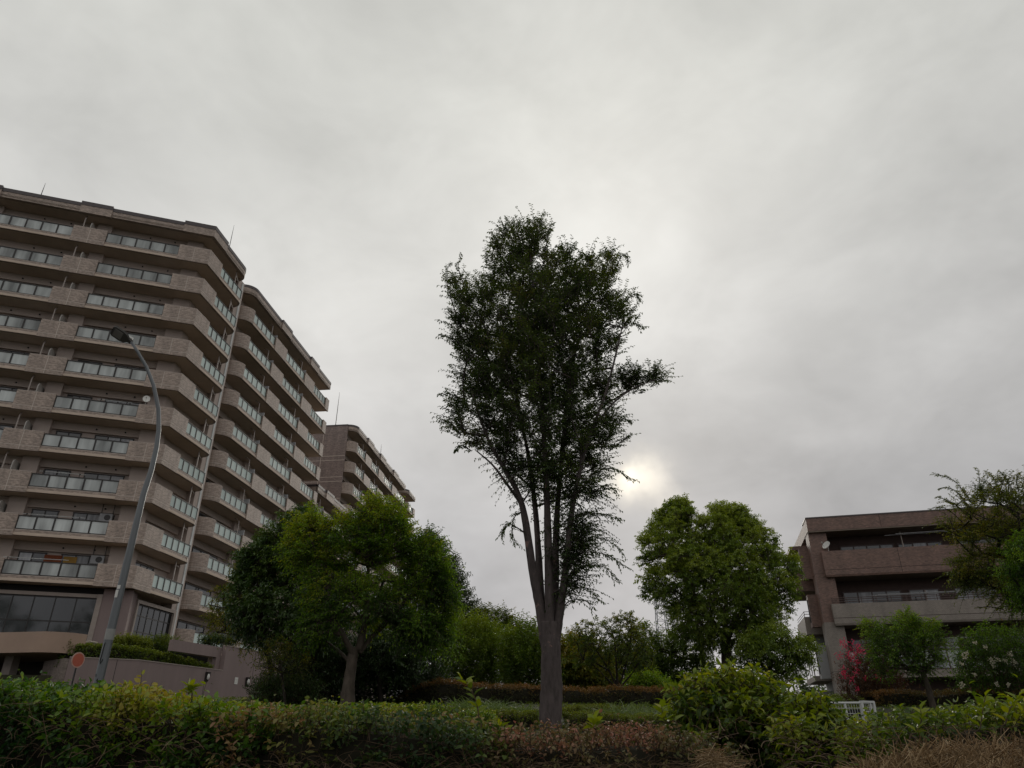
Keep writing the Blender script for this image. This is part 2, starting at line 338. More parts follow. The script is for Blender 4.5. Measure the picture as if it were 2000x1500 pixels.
M['l_nan'] = mat_leaf('shrub_leaf', [(.030, .060, .014), (.075, .125, .020), (.17, .225, .030), (.28, .31, .04), (.34, .30, .06)], .4, .4)
M['l_red'] = mat_leaf('reddish_leaf', [(0.054, 0.034, 0.016), (0.092, 0.046, 0.020), (0.164, 0.054, 0.026)], .3)
M['f_pink'] = mat_leaf('pink_blossom', [(.48, .03, .07), (.66, .06, .12), (.75, .15, .2)], .3, .7)
M['f_white'] = mat_leaf('cream_blossom', [(.50, .47, .36), (.65, .62, .5)], .3, .7)
M['straw'] = mat_leaf('dry_grass', [(.10, .065, .03), (.22, .145, .07), (.36, .25, .13), (.50, .39, .24)], .25, .7)
M['stems'] = mat_leaf('bare_stem', [(.06, .04, .02), (.13, .085, .05), (.24, .17, .11)], .1, .8)
M['grass'] = mat_leaf('long_grass', [(.04, .075, .02), (.08, .13, .03), (.16, .22, .08)], .35, .45)

# ================================================================== GROUND
def build_ground():
    xs = np.concatenate([np.linspace(-2500, -80, 10), np.linspace(-60, 60, 61), np.linspace(80, 2500, 10)])
    ys = np.concatenate([np.array([-600, -100, -20, 0, 1.5]), np.linspace(2, 60, 80), np.array([80, 120, 200, 400, 1000, 3000])])
    X, Y = np.meshgrid(xs, ys); Z = np.vectorize(gz)(X, Y)
    n = (np.abs(X) < 60) & (Y > 5) & (Y < 60)
    Z = Z + n * (np.sin(X * 1.3 + Y) * .03 + np.sin(Y * .9 - X * .4) * .04)
    me = bpy.data.meshes.new('ground'); nx = len(xs); v = np.stack([X, Y, Z], -1).reshape(-1, 3).tolist()
    f = [(r * nx + c, r * nx + c + 1, (r + 1) * nx + c + 1, (r + 1) * nx + c) for r in range(len(ys) - 1) for c in range(nx - 1)]
    me.from_pydata(v, [], f); me.materials.append(M['dirt']); me.polygons.foreach_set('use_smooth', [True] * len(f))
    tag(mk('ground', me), kind='structure')
    b = MB(); b.poly([(-60, -14, .004), (60, -14, .004), (60, -1.5, .004), (-60, -1.5, .004)])
    tag(b.build('road', mat_plain('asphalt', (.05, .05, .052), .9, .2, 8)), kind='structure')
    k = MB(); F = Fr((0, -1.5), R(90)); k.box(F, -60, 60, -.15, 0, 0, .13)
    tag(k.build('kerb', mat_plain('kerb_concrete', (.3, .29, .27), .9, .15)), kind='structure')
    p = MB(); p.box(F, -60, 60, -2.6, -.15, 0, .12)
    tag(p.build('pavement', mat_plain('pavement_concrete', (.24, .23, .22), .9, .15, 4)), kind='structure')
build_ground()

# ================================================================== APARTMENT BLOCKS (left)
FH = 2.887; ZT = 37.77; DEP = 1.9
C1 = (-25.0, 47.85); AZ1 = R(71.5); AZ2 = R(6.5)
F1 = Fr(C1, AZ1 + math.pi, -1); F2 = Fr(C1, AZ2)
def isect(Fa, Fb, o):
    A, B = Fa.xy(0, o), Fb.xy(0, o); m = np.array([[Fa.d[0], -Fb.d[0]], [Fa.d[1], -Fb.d[1]]])
    t = np.linalg.solve(m, B - A); return A + Fa.d * t[0]
def arc(F, s, r, sgn, o0=0, n=9):      # quarter circle leaving the facade line at s, ending at depth r
    return [F.xy(s + sgn * (r * math.sin(a)), o0 - r * (1 - math.cos(a))) for a in np.linspace(0, math.pi / 2, n)]

def parapet_mb(outer, inner, zt, h=1.42, vjoints=()):
    b = MB(); b.strip(outer, inner, zt - h, zt, 0)
    # thin pale joint line that wraps the face
    out2 = []
    for i, p in enumerate(outer):
        q = np.array(inner[i]); d = (np.array(p) - q); d = d / np.linalg.norm(d) * .005; out2.append(np.array(p) + d)
    b.strip(out2, outer, zt - 1.115, zt - 1.085, 1)
    b.strip(out2, [np.array(o) - (np.array(o) - np.array(i)) * .12 for o, i in zip(outer, inner)], zt + .001, zt + .025, 1)
    for F, s in vjoints:
        b.box(F, s - .018, s + .018, 0, .006, zt - h + .01, zt - .01, 1)
    return b
def glass_parts(F, a, b_, n, zt, off, end_return=0):
    """meshes of one glazed balcony front: kerb, frame, panes"""
    k = MB(); k.box(F, a, b_, -.26, -.10, zt - 1.37, zt - 1.02, 0); k.box(F, a + .01, b_ - .01, -.27, -.085, zt - 1.019, zt - .985, 1)
    f = MB(); z0, z1 = zt - .95, zt - .05
    f.box(F, a, b_, -.225, -.13, z1 - .055, z1 + .01, 0); f.box(F, a, b_, -.21, -.15, z0 - .02, z0 + .05, 0)
    g = MB(); w = (b_ - a) / n
    for i in range(n + 1):
        c = a + i * w; c0 = c - (.05 if i else 0); c1 = c + (.05 if i < n else 0)
        f.box(F, c0, c1, -.228, -.127, z0 - .03, z1 + .004, 0)
    for i in range(n):
        g.box(F, a + i * w + .04, a + (i + 1) * w - .04, -.185, -.170, z0 + .05, z1 - .05, 0)
    return (k.mesh('kerb', [M['tile'], M['joint']], off), f.mesh('railing', M['frame'], off), g.mesh('glass_panel', M['frost_skylit'] if end_return == 2 else M['frost'], off))
def window_meshes(F, a, b_, leaves, zt, off, depth=DEP, top=.78, bot=-1.12):
    """leaves: string of d (dark pane) c (curtained pane)"""
    f = MB(); g = MB(); c = MB(); n = len(leaves); w = (b_ - a) / n; z0, z1 = zt + bot, zt + top
    f.box(F, a - .06, b_ + .06, -depth, -depth + .07, z1, z1 + .07); f.box(F, a - .06, b_ + .06, -depth, -depth + .07, z0 - .06, z0)
    for i in range(n + 1): f.box(F, a + i * w - .035, a + i * w + .035, -depth, -depth + .072, z0, z1)
    for i, L in enumerate(leaves):
        t = g if L == 'd' else c
        t.box(F, a + i * w + .036, a + (i + 1) * w - .036, -depth, -depth + .03, z0, z1)
    return f.mesh('window', M['frame'], off), g.mesh('pane', M['dglass'], off) if g.v else None, c.mesh('curtain', M['curtain'], off) if c.v else None

def facade(root, F, zt, rows, items, slab, wall_s, pmat='partd', z_roof=2.35, end_len=0, steps=(), winpat=('dcc', 'dd', 'dcd'), glassmode=2, beam=True, lead=0):
    """balconies stacked on a straight facade; items: ('brick',a,b) ('arcL',a,b) ('arcR',a,b) ('glass',a,b,n)"""
    off = tuple(root.location)
    T = []        # (name, mesh, children) templates
    s0, s1, arcL, arcR = slab
    r = 1.2
    outer = (arc(F, s0, r, -1, -.06)[::-1] if arcL else [F.xy(s0, -.06)]) + (arc(F, s1, r, 1, -.06) if arcR else [F.xy(s1, -.06)])
    e0 = s0 - r if arcL else s0; e1 = s1 + r if arcR else s1
    poly = outer + [F.xy(e1, -DEP), F.xy(e0, -DEP)]
    sb = MB(); sb.prism(poly, zt - 1.36, zt - 1.18, 0); slabm = sb.mesh('floor_slab', M['soffit'], off)
    T.append(('floor_slab', slabm, []))
    bm_ = MB(); bm_.box(F, wall_s[0], wall_s[1], -DEP + .001, -DEP + .22, zt + .93, zt + 1.52, 0)
    if beam: T.append(('beam', bm_.mesh('beam', M['beam'], off), []))
    for it in items:
        if it[0] in ('brick', 'arcL', 'arcR'):
            a, b_ = it[1], it[2]
            if it[0] == 'brick': o_, i_ = [F.xy(a, 0), F.xy(b_, 0)], [F.xy(a, -.16), F.xy(b_, -.16)]
            elif it[0] == 'arcL':
                o_ = [F.xy(a - r, -DEP + .0)] + arc(F, a, r, -1)[::-1] + ([F.xy(b_, 0)] if b_ > a else [])
                i_ = [F.xy(a - r + .16, -DEP + .0)] + arc(F, a, r - .16, -1, -.16)[::-1] + ([F.xy(b_, -.16)] if b_ > a else [])
            else:
                o_ = ([F.xy(a, 0)] if b_ > a else []) + arc(F, b_, r, 1) + [F.xy(b_ + r, -DEP)]
                i_ = ([F.xy(a, -.16)] if b_ > a else []) + arc(F, b_, r - .16, 1, -.16) + [F.xy(b_ + r - .16, -DEP)]
            vj = [(F, (a + b_) / 2)] if it[0] == 'brick' and b_ - a > 1.5 else []
            T.append(('parapet', parapet_mb(o_, i_, zt, vjoints=vj).mesh('parapet', [M['tile'], M['joint']], off), []))
            if it[0] == 'brick' and b_ - a > 1.5:
                mid = (a + b_) / 2; p = MB(); p.box(F, mid - .75, mid - .69, -DEP, -.3, zt - 1.18, zt + .62)
                T.append(('partition', p.mesh('partition', M[pmat], off), []))
                q = MB(); q.box(F, mid - .55, mid + .6, -DEP, -DEP + .5, zt - 1.18, zt + 1.52); T.append(('pillar', q.mesh('pillar', M['wallp'], off), []))
                d = MB(); d.tube([F(a - .3, -.45, zt - 1.18), F(a - .3, -.45, zt + 1.2), F(a - .3, -.9, zt + 1.5)], .05, 6); T.append(('drainpipe', d.mesh('drainpipe', M['pipe'], off), []))
        else:
            _, a, b_, n = it
            k, f, g = glass_parts(F, a, b_, n, zt, off, glassmode)
            T.append(('railing', f, [('kerb', k), ('glass_panel', g)]))
    out = []
    for k in range(rows):
        for nm, me, ch in T:
            o = mk(nm, me, root, (0, 0, -k * FH))
            for cn, cm in ch: mk(cn, cm, o)
        for it in items:
            if it[0] == 'glass':
                a, b_ = it[1] + .5, it[2] - .35; key = (id(F), a, int(rng.integers(0, 3)))
                if key not in WIN: WIN[key] = window_meshes(F, a, b_, winpat[key[2]], zt, off)
                fm, gm, cm = WIN[key]; o = mk('window', fm, root, (0, 0, -k * FH))
                if gm: mk('pane', gm, o)
                if cm: mk('curtain', cm, o)
    # roof slab and fascia
    zr = zt + z_roof
    rb = MB(); rb.prism(poly, zt + 1.53, zt + 1.72, 0); rb.build('roof_slab', M['soffit'], root)
    fo = MB(); ofo = [np.array(p) + F.n * .0 for p in outer]
    def insetp(pts, d):
        c = F.xy((s0 + s1) / 2, -4); res = []
        for p in pts:
            v = c - p; v = F.d * np.sign(v @ F.d) * min(d, abs(v @ F.d)) * (1 if abs((p - F.xy(0, 0)) @ F.n) > .3 else .0) + (-F.n) * d; res.append(p + v)
        return res
    full = [F.xy(e0, -DEP)] + ofo + [F.xy(e1, -DEP)]; inn = insetp(full, .25)
    fo.strip(full, inn, zt + 1.50, zr - .28, 0); fo.strip([p + F.n * .03 for p in full], inn, zr - .28, zr, 1)
    for a, b_ in steps:
        fo.box(F, a, b_, -.2, .06, zt + 1.47, zr - .2, 0); fo.box(F, a, b_, -.2, .09, zr - .2, zr + .10, 1)
    fo.build('roof_fascia', [M['tile'], M['coping']], root)
WIN = {}

def rod(root, x, y, z, h, r=.035):
    b = MB(); b.tube([(x, y, z), (x, y, z + h * .6), (x, y, z + h)], [r, r * .7, r * .25], 6); b.build('lightning_rod', M['frame'], root)

# ---- block 1 (corner block)
B1 = empty('apartment_block', (C1[0], C1[1], 0), 'nearest ten-storey brown tiled apartment block with an angled corner, filling the left edge', 'building')
def block1():
    off = tuple(B1.location); zt = ZT; T = []
    ci = isect(F1, F2, -DEP); c16 = isect(F1, F2, -.16); c06 = isect(F1, F2, -.06); cp = isect(F1, F2, .005); c02 = isect(F1, F2, -.02)
    LEN = 23.4; E2 = 5.6; r = 1.0
    arcp = arc(F2, E2, r, 1, -.06)
    poly = [F1.xy(LEN, -.06), c06] + arcp + [F2.xy(E2 + r, -DEP), ci, F1.xy(LEN, -DEP)]
    b = MB(); b.prism(poly, zt - 1.36, zt - 1.18); T.append(('floor_slab', b.mesh('floor_slab', M['soffit'], off), []))
    # kerb edge that follows the rounded right-hand end
    b = MB(); b.strip([F2.xy(6.0, -.10)] and arc(F2, 5.62, r - .02, 1, -.04)[1:] + [F2.xy(6.6, -DEP)], arc(F2, 5.62, r - .2, 1, -.22)[1:] + [F2.xy(6.42, -DEP)], zt - 1.37, zt - 1.0)
    T.append(('kerb', b.mesh('kerb', [M['tile']], off), []))
    b = MB(); b.box(F1, 1.6, LEN, -DEP + .001, -DEP + .22, zt + .93, zt + 1.52)
    for s in (3.1, 5.0, 10.9, 12.8, 18.5): b.tube([F1(s, -DEP + .2, zt + 1.2), F1(s, -DEP + .28, zt + 1.2)], .06, 8, 1)
    T.append(('beam', b.mesh('beam', [M['beam'], M['black']], off), []))
    b = MB(); b.box(F2, 1.4, 6.6, -DEP + .001, -DEP + .22, zt + .93, zt + 1.52); T.append(('beam', b.mesh('beam', M['beam'], off), []))
    # corner parapet
    b = parapet_mb([F1.xy(2.35, 0), np.array(C1), F2.xy(2.1, 0)], [F1.xy(2.35, -.16), c16, F2.xy(2.1, -.16)], zt, vjoints=[(F1, 1.2)])
    T.append(('parapet', b.mesh('parapet', [M['tile'], M['joint']], off), []))
    q = MB(); cq = isect(F1, F2, -DEP + .5); q.strip([F1.xy(2.1, -DEP + .5), cq, F2.xy(1.8, -DEP + .5)], [F1.xy(2.1, -DEP), ci, F2.xy(1.8, -DEP)], zt - 1.18, zt + 1.52); T.append(('pillar', q.mesh('pillar', M['wallp'], off), []))
    for sh in (0, 7.75, 15.5):
        k, f, g = glass_parts(F1, 2.35 + sh, 7.7 + sh, 5, zt, off); T.append(('railing', f, [('kerb', k), ('glass_panel', g)]))
        a = 7.7 + sh; e = min(2.4, LEN - a)
        if e > .1:
            b = parapet_mb([F1.xy(a, 0), F1.xy(a + e, 0)], [F1.xy(a, -.16), F1.xy(a + e, -.16)], zt, vjoints=[(F1, a + 1.2)] if e > 1.5 else [])
            T.append(('parapet', b.mesh('parapet', [M['tile'], M['joint']], off), []))
        if sh < 15:
            q = MB(); q.box(F1, a + .15, a + 1.2, -DEP, -DEP + .55, zt - 1.18, zt + 1.52); T.append(('pillar', q.mesh('pillar', M['wallp'], off), []))
            q = MB(); pts = [(-DEP, zt - 1.18), (-.35, zt - 1.18), (-.35, zt + .62), (-.48, zt + .85), (-.75, zt + .98), (-DEP, zt + .98)]
            A = [F1(a + 1.35, o, z) for o, z in pts]; Bp = [F1(a + 1.41, o, z) for o, z in pts]; n = len(pts)
            q.poly(A); q.poly(Bp[::-1])
            for i in range(n): j = (i + 1) % n; q.poly([A[i], Bp[i], Bp[j], A[j]])
            T.append(('partition', q.mesh('partition', M['part'], off), []))
            d = MB(); d.tube([F1(a + 1.9, -.42, zt - 1.18), F1(a + 1.9, -.42, zt + 1.15), F1(a + 1.95, -.75, zt + 1.52)], .05, 6); T.append(('drainpipe', d.mesh('drainpipe', M['pipe'], off), []))
    k, f, g = glass_parts(F2, 2.1, 6.05, 5, zt, off, 2)
    T.append(('railing', f, [('kerb', k), ('glass_panel', g)]))
    b = MB(); b.tube([F2(5.2, -.5, zt + 1.5), F2(5.2, -.5, zt + 1.1), F2(5.2, -.5, zt - 1.18)], .05, 6); b.tube([F2(5.2, -.5, zt + 1.2), F2(6.3, -.9, zt + 1.28)], .045, 6)
    T.append(('drainpipe', b.mesh('drainpipe', M['pipe'], off), []))
    for k in range(10):
        for nm, me, ch in T:
            o = mk(nm, me, B1, (0, 0, -k * FH))
            for cn, cm in ch: mk(cn, cm, o)
        for sh in (0, 7.75, 15.5):
            for (a, b_, pats) in ((5.95, 7.5, ('dc', 'cd', 'dd')), (2.5, 5.0, ('ccd', 'dcd', 'ccc', 'cdd'))):
                v = int(rng.integers(0, len(pats))); key = (a, sh, v)
                if k == 9 and sh == 0 and a < 5: v = 2; key = (a, sh, v)
                if key not in WIN: WIN[key] = window_meshes(F1, a + sh, b_ + sh, pats[v], zt, off)
                fm, gm, cm = WIN[key]; o = mk('window', fm, B1, (0, 0, -k * FH))
                if gm: mk('pane', gm, o)
                if cm: mk('curtain', cm, o)
        v = int(rng.integers(0, 3)); key = ('ch', v)
        if key not in WIN: WIN[key] = window_meshes(F2, 2.3, 4.7, ('dcd', 'ddd', 'ccd')[v], zt, off)
        fm, gm, cm = WIN[key]; o = mk('window', fm, B1, (0, 0, -k * FH))
        if gm: mk('pane', gm, o)
        if cm: mk('curtain', cm, o)
    # roof
    b = MB(); b.prism(poly, zt + 1.53, zt + 1.72); b.build('roof_slab', M['soffit'], B1)
    b = MB(); out = [F1.xy(LEN, -.06), c06] + arcp + [F2.xy(E2 + r, -DEP)]
    c3 = isect(F1, F2, -.35); inn = [F1.xy(LEN, -.35), c3] + arc(F2, E2, r - .29, 1, -.35) + [F2.xy(E2 + r - .29, -DEP)]
    b.strip(out, inn, zt + 1.45, zt + 2.0, 0)
    b.strip([p + (p - q) * .12 for p, q in zip(out, inn)], inn, zt + 2.0, zt + 2.32, 1)
    for F, a0, a1 in ((F1, 7.8, 10.1), (F1, 15.6, 17.9)):
        b.box(F, a0, a1, -.3, .03, zt + 1.38, zt + 2.08, 0); b.box(F, a0, a1, -.3, .06, zt + 2.08, zt + 2.44, 1)
    o2 = [F1.xy(2.4, .03), isect(F1, F2, .03), F2.xy(2.2, .03)]; i2 = [F1.xy(2.4, -.3), isect(F1, F2, -.3), F2.xy(2.2, -.3)]
    o3 = [F1.xy(2.4, .06), isect(F1, F2, .06), F2.xy(2.2, .06)]
    b.strip(o2, i2, zt + 1.38, zt + 2.08, 0); b.strip(o3, i2, zt + 2.08, zt + 2.44, 1)
    b.build('roof_fascia', [M['tile'], M['coping']], B1)
    # solid body
    b = MB(); back = F1.xy(LEN, -13); b.prism([F1.xy(LEN, -DEP), ci, F2.xy(7.95, -DEP), F2.xy(7.95, -13.2), back], 3.0, zt + 2.0)
    b.build('wall', M['wallp'], B1)
    # pale expansion joint strip between the two blocks
    b = MB(); b.box(F2, 6.63, 7.72, -DEP + .002, -1.0, 6.2, zt + 1.9); b.build('end_column', M['wallp'], B1)
    b = MB(); b.box(F2, 7.22, 7.46, -1.0, -.93, 6.2, zt + 1.7); b.build('expansion_joint', M['metalw'], B1)
    # black box painted in as shade under the first balcony, tall ground floor glazing
    zg = 9.75
    g = MB(); f = MB(); c = MB()
    f.box(F1, 2.05, 13.0, -1.1, -.85, zg, zg + .22, 0)
    f.box(F1, 1.75, 2.05, -1.12, -.75, 6.2, zg + .22, 0)
    f.build('window_surround', M['podcap'], B1)
    w = MB(); w.box(F1, 2.05, 13, -1.06, -.98, zg - .09, zg, 0)
    n = 9; wd = (12.9 - 2.05) / n
    for i in range(n + 1): w.box(F1, 2.05 + i * wd - .03, 2.05 + i * wd + .03, -1.06, -.97, 6.2, zg - .09)
    w.box(F1, 2.05, 13, -1.055, -.975, 8.18, 8.25)
    wf = w.build('window', M['frame'], B1)
    g.box(F1, 2.08, 13, -1.04, -1.01, 6.2, zg - .09); mk('pane', g.mesh('pane', M['dglass'], off), wf)
    c.box(F1, -.0, 1.75, -DEP + .01, -.8, 5.5, 10.34, 0); c.build('pillar', M['podium'], B1)
    c = MB(); c.box(F2, .3, 2.0, -DEP + .01, -.82, 5.5, 10.34, 0); c.build('pillar', M['podium'], B1)
    f = MB(); f.box(F2, 2.0, 6.9, -.98, -.7, zg, zg + .22); f.box(F2, 2.0, 2.16, -.98, -.68, 6.2, zg); f.box(F2, 6.6, 6.9, -.98, -.68, 6.2, zg)
    f.build('window_surround', M['podcap'], B1)
    w = MB(); n = 6; wd = (6.6 - 2.16) / n
    for i in range(n + 1): w.box(F2, 2.16 + i * wd - .035, 2.16 + i * wd + .035, -.93, -.85, 6.2, zg)
    for z in (zg - .07, 9.0, 8.0, 7.0): w.box(F2, 2.16, 6.6, -.925, -.855, z - .03, z + .04)
    wf = w.build('window', M['frame'], B1); g = MB(); g.box(F2, 2.17, 6.59, -.90, -.88, 6.2, zg - .05); mk('pane', g.mesh('pane', M['dglass'], off), wf)
    c = MB(); c.box(F1, 1.76, 13.0, -DEP + .02, -1.12, 9.98, 10.38); c.build('painted_shadow_gap', M['black'], B1)
    # coloured panels seen behind the lowest left balcony
    cb = MB(); cb.box(F1, 4.95, 6.0, -DEP + .08, -DEP + .12, ZT - 9 * FH - 1.1, ZT - 9 * FH + .72); cb.build('curtain', mat_plain('rust_curtain', (.20, .055, .02), .8), B1)
    cb = MB(); cb.box(F1, 4.05, 4.85, -DEP + .08, -DEP + .12, ZT - 9 * FH - 1.1, ZT - 9 * FH + .68); cb.build('curtain', mat_plain('ochre_curtain', (.33, .19, .04), .8), B1)
    for s, F, o, h in ((13.1, F1, -.3, 1.5), (3.1, F2, -.4, 2.9)):
        p = F(s, o, 0); rod(B1, p[0], p[1], ZT + 2.2, h)
block1()

# ---- block 2
B2o = (-24.37, 57.38); AZB = R(6.8); FB = Fr(B2o, AZB)
B2 = empty('apartment_block', (B2o[0], B2o[1], 0), 'brown apartment block with rounded balcony ends, second along the row beyond the pale vertical joint', 'building')
facade(B2, FB, ZT, 11, [('arcL', 0, .02), ('glass', .02, 4.9, 5), ('brick', 4.9, 7.65), ('glass', 7.65, 12.7, 5), ('brick', 12.7, 15.4), ('glass', 15.4, 19.2, 5), ('brick', 19.2, 20.2)],
       (0, 20.2, True, False), (-1.2, 20.2), steps=((5.6, 8.0), (13.6, 16.0)), z_roof=2.4)
b = MB(); b.prism([FB.xy(-1.55, -DEP), FB.xy(20.0, -DEP), FB.xy(20.0, -13), FB.xy(-1.55, -13)], 3.0, ZT + 2.1); b.build('wall', M['wallp'], B2)
# ---- low linking block
BL = empty('apartment_block', (float(FB.xy(20.3, 0)[0]), float(FB.xy(20.3, 0)[1]), 0), 'low linking block between the two taller brown blocks, its roof just above the tree tops', 'building')
facade(BL, FB, 24.95, 6, [('glass', 20.3, 22.6, 3), ('brick', 22.6, 25.2), ('glass', 25.2, 30.2, 5)], (20.25, 30.3, False, False), (20.3, 30.3), steps=((22.8, 25.3),), z_roof=2.4)
b = MB(); b.prism([FB.xy(20.05, -DEP), FB.xy(30.35, -DEP), FB.xy(30.35, -13), FB.xy(20.05, -13)], 3.0, 27.0); b.build('wall', M['wallp'], BL)
# ---- block 3
b3o = FB.xy(30.4, 0)
B3 = empty('apartment_block', (float(b3o[0]), float(b3o[1]), 0), 'farthest brown apartment block with a blank tiled end wall, behind the green treetops', 'building')
ZT3 = 36.75
facade(B3, FB, ZT3, 8, [('arcL', 31.65, 31.7), ('glass', 31.7, 35.3, 5), ('brick', 35.3, 38.0), ('glass', 38.0, 41.6, 5), ('brick', 41.6, 44.3), ('glass', 44.3, 48.9, 5), ('brick', 48.9, 51.5), ('glass', 51.5, 56.6, 5)],
       (31.65, 56.7, True, False), (30.4, 56.7), steps=((35.6, 38.3), (41.8, 44.5), (49.0, 51.7)), z_roof=2.35)
b = MB(); b.prism([FB.xy(30.42, -DEP), FB.xy(57.0, -DEP), FB.xy(57.0, -15), FB.xy(30.42, -15)], 3.0, ZT3 + 2.1); b.build('wall', M['wallp'], B3)
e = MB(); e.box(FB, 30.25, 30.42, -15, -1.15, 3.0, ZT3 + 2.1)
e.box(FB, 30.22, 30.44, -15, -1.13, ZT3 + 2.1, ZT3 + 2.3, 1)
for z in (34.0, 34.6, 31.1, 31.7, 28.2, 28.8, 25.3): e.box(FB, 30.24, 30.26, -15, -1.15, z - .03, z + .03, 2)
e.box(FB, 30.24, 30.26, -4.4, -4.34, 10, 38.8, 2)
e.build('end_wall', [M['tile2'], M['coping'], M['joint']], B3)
for k in range(4):
    z = 35.6 - k * FH; f = MB(); 
    f.box(FB, 30.16, 30.25, -8.0, -6.3, z, z + .08); f.box(FB, 30.16, 30.25, -8.0, -6.3, z + 1.3, z + 1.38); 
    for o in (-8.0, -7.17, -6.38): f.box(FB, 30.16, 30.25, o, o + .08, z + .08, z + 1.3)
    f.box(FB, 30.05, 30.25, -8.1, -6.2, z + 1.5, z + 1.58)
    fo = f.build('window', M['frame'], B3); g = MB(); g.box(FB, 30.19, 30.24, -7.92, -6.38, z + .08, z + 1.3); mk('pane', g.mesh('pane', M['frost'], tuple(B3.location)), fo)
p = FB(30.8, -3.1, 0); rod(B3, p[0], p[1], ZT3 + 2.2, 5.2, .06); p = FB(43.5, -.6, 0); rod(B3, p[0], p[1], ZT3 + 2.4, 2.2, .05)
# far stepped end of the row
B4 = empty('apartment_block', (float(FB.xy(58, 0)[0]), float(FB.xy(58, 0)[1]), 0), 'narrow stepped end block at the far right tip of the brown apartment row', 'building')
facade(B4, FB, ZT3 + .1, 7, [('arcL', 59.2, 59.3), ('glass', 59.3, 62.2, 3), ('brick', 62.2, 63.4)], (59.2, 63.4, True, False), (58, 63.4), z_roof=2.2)
b = MB(); b.prism([FB.xy(57.02, -DEP - .02), FB.xy(63.2, -DEP), FB.xy(63.2, -15), FB.xy(57.02, -15)], 3.0, ZT3 + 2.0); b.build('wall', M['wallp'], B4)

# ================================================================== PODIUM, CANOPY, WALL LAMPS
Wc = (-19.7, 40.1); FW1 = Fr(Wc, R(61) + math.pi, -1); FW2 = Fr(Wc, R(17))
PW = empty('retaining_wall', (Wc[0], Wc[1], 0), 'mauve rendered retaining wall with a pale top edge, below the clipped hedge', 'wall')
def podium():
    off = tuple(PW.location)
    zt = 5.2; b = MB(); ci = isect(FW1, FW2, -.3)
    b.strip([FW1.xy(3.2, 0), np.array(Wc), FW2.xy(6.9, 0)], [FW1.xy(3.2, -.3), ci, FW2.xy(6.9, -.3)], 2.0, zt - .0)
    b.box(FW2, 6.9, 26, -.3, .0, 2.0, 6.62)
    for F, s in ((FW1, 1.02), (FW2, 5.4)): b.box(F, s - .012, s + .012, 0, .004, 2.2, zt - .01, 2)
    for s in (9.9, 12.8): b.box(FW2, s - .012, s + .012, 0, .004, 2.2, 6.5, 2)
    b.strip([FW1.xy(3.2, .03), isect(FW1, FW2, .03), FW2.xy(6.88, .03)], [FW1.xy(3.2, -.32), isect(FW1, FW2, -.32), FW2.xy(6.88, -.32)], zt + .002, zt + .05, 1)
    b.box(FW2, 6.88, 26, -.32, .03, 6.622, 6.67, 1)
    b.build('wall', [M['podium'], M['podcap'], M['black']], PW)
    # lighter textured return wall at the driveway end
    FA = Fr(FW1.xy(3.2, 0), R(-50)); b = MB(); b.box(FA, .02, 2.6, -.25, 0, 2.0, 5.15); b.build('side_wall', mat_tile('rough_beige_render', (.20, .16, .14), (.15, .12, .10), (.17, .13, .11), .2, .2), PW)
    # beam over the dark opening and inner return
    b = MB(); b.box(FW2, 2.6, 6.9, -.6, -.32, 5.95, 6.55); b.box(FW2, 6.5, 6.9, -.6, -.32, 5.2, 5.95); b.build('beam', M['podium'], PW)
    b = MB(); b.box(FW2, 3.0, 6.6, -1.2, -1.0, 4.2, 5.97); b.build('opening', M['black'], PW)  # black panel stands in for the dark inside of the opening
podium()
b = MB(); b.prism([FW1.xy(12, -3.5), FW1.xy(2, -.4), isect(FW1, FW2, -.4), FW2.xy(30, -.4), FW2.xy(30, -16), FW1.xy(12, -16)], 1.5, 4.4, 0)
tag(b.build('terrace', M['dirt']), kind='structure')
b = MB(); ca = W(0, 1228, 38)
FC = Fr((-23.1, 38.0), R(-80), -1)       # canopy front runs to the left
def canopy():
    ct = empty('entrance_canopy', (-22.6, 38.0, 0), 'smooth beige concrete entrance canopy with a rounded end, bottom left above the hedge', 'canopy')
    b = MB(); r = 1.6
    pts = arc(FC, 1.2, r, -1, 0)[::-1]; outer = pts + [FC.xy(9, 0)]
    b.prism(outer + [FC.xy(9, -5), FC.xy(4.6, -5)], 5.42, 6.42, 0)
    b.build('canopy_slab', M['canopy'], ct)
    b = MB(); b.tube([FC(.1, -1.9, 5.3), FC(.1, -1.9, 6.0), FC(-.02, -2.3, 6.15), FC(-.02, -2.9, 6.15)], .07, 8); b.build('downpipe', M['podcap'], ct)
    b = MB(); b.box(FC, 3.6, 4.1, -2.0, -1.5, 1.5, 5.42); b.build('column', M['podcap'], ct)
    b = MB(); b.box(FC, -.6, 10, -5.2, -4.8, 1.5, 5.42); b.build('back_wall', mat_plain('unlit_lobby_wall', (.04, .03, .025), .8), ct)  # shade under the canopy put into the wall's dark colour
canopy()
# wall lamps and notice
def wall_lamp(s, z, label):
    p = FW2(s, 0, z); t = empty('wall_lamp', p, label, 'lamp', 'bulkhead lamps on the mauve wall'); off = p
    b = MB(); b.hexa([FW2(s - .13, 0, z - .26), FW2(s + .13, 0, z - .26), FW2(s + .13, .05, z - .26), FW2(s - .13, .05, z - .26), FW2(s - .15, 0, z + .26), FW2(s + .15, 0, z + .26), FW2(s + .15, .16, z + .26), FW2(s - .15, .16, z + .26)])
    mk('housing', b.mesh('housing', M['frame'], off), t)
    bm = bmesh.new(); bmesh.ops.create_uvsphere(bm, u_segments=12, v_segments=8, radius=1); me = bpy.data.meshes.new('glass_cover')
    for v in bm.verts:
        q = FW2(s + v.co.x * .095, .12 + v.co.y * .08, z + v.co.z * .17); v.co = (q[0] - off[0], q[1] - off[1], q[2] - off[2])
    bm.to_mesh(me); bm.free(); me.materials.append(M['white']); mk('glass_cover', me, t)
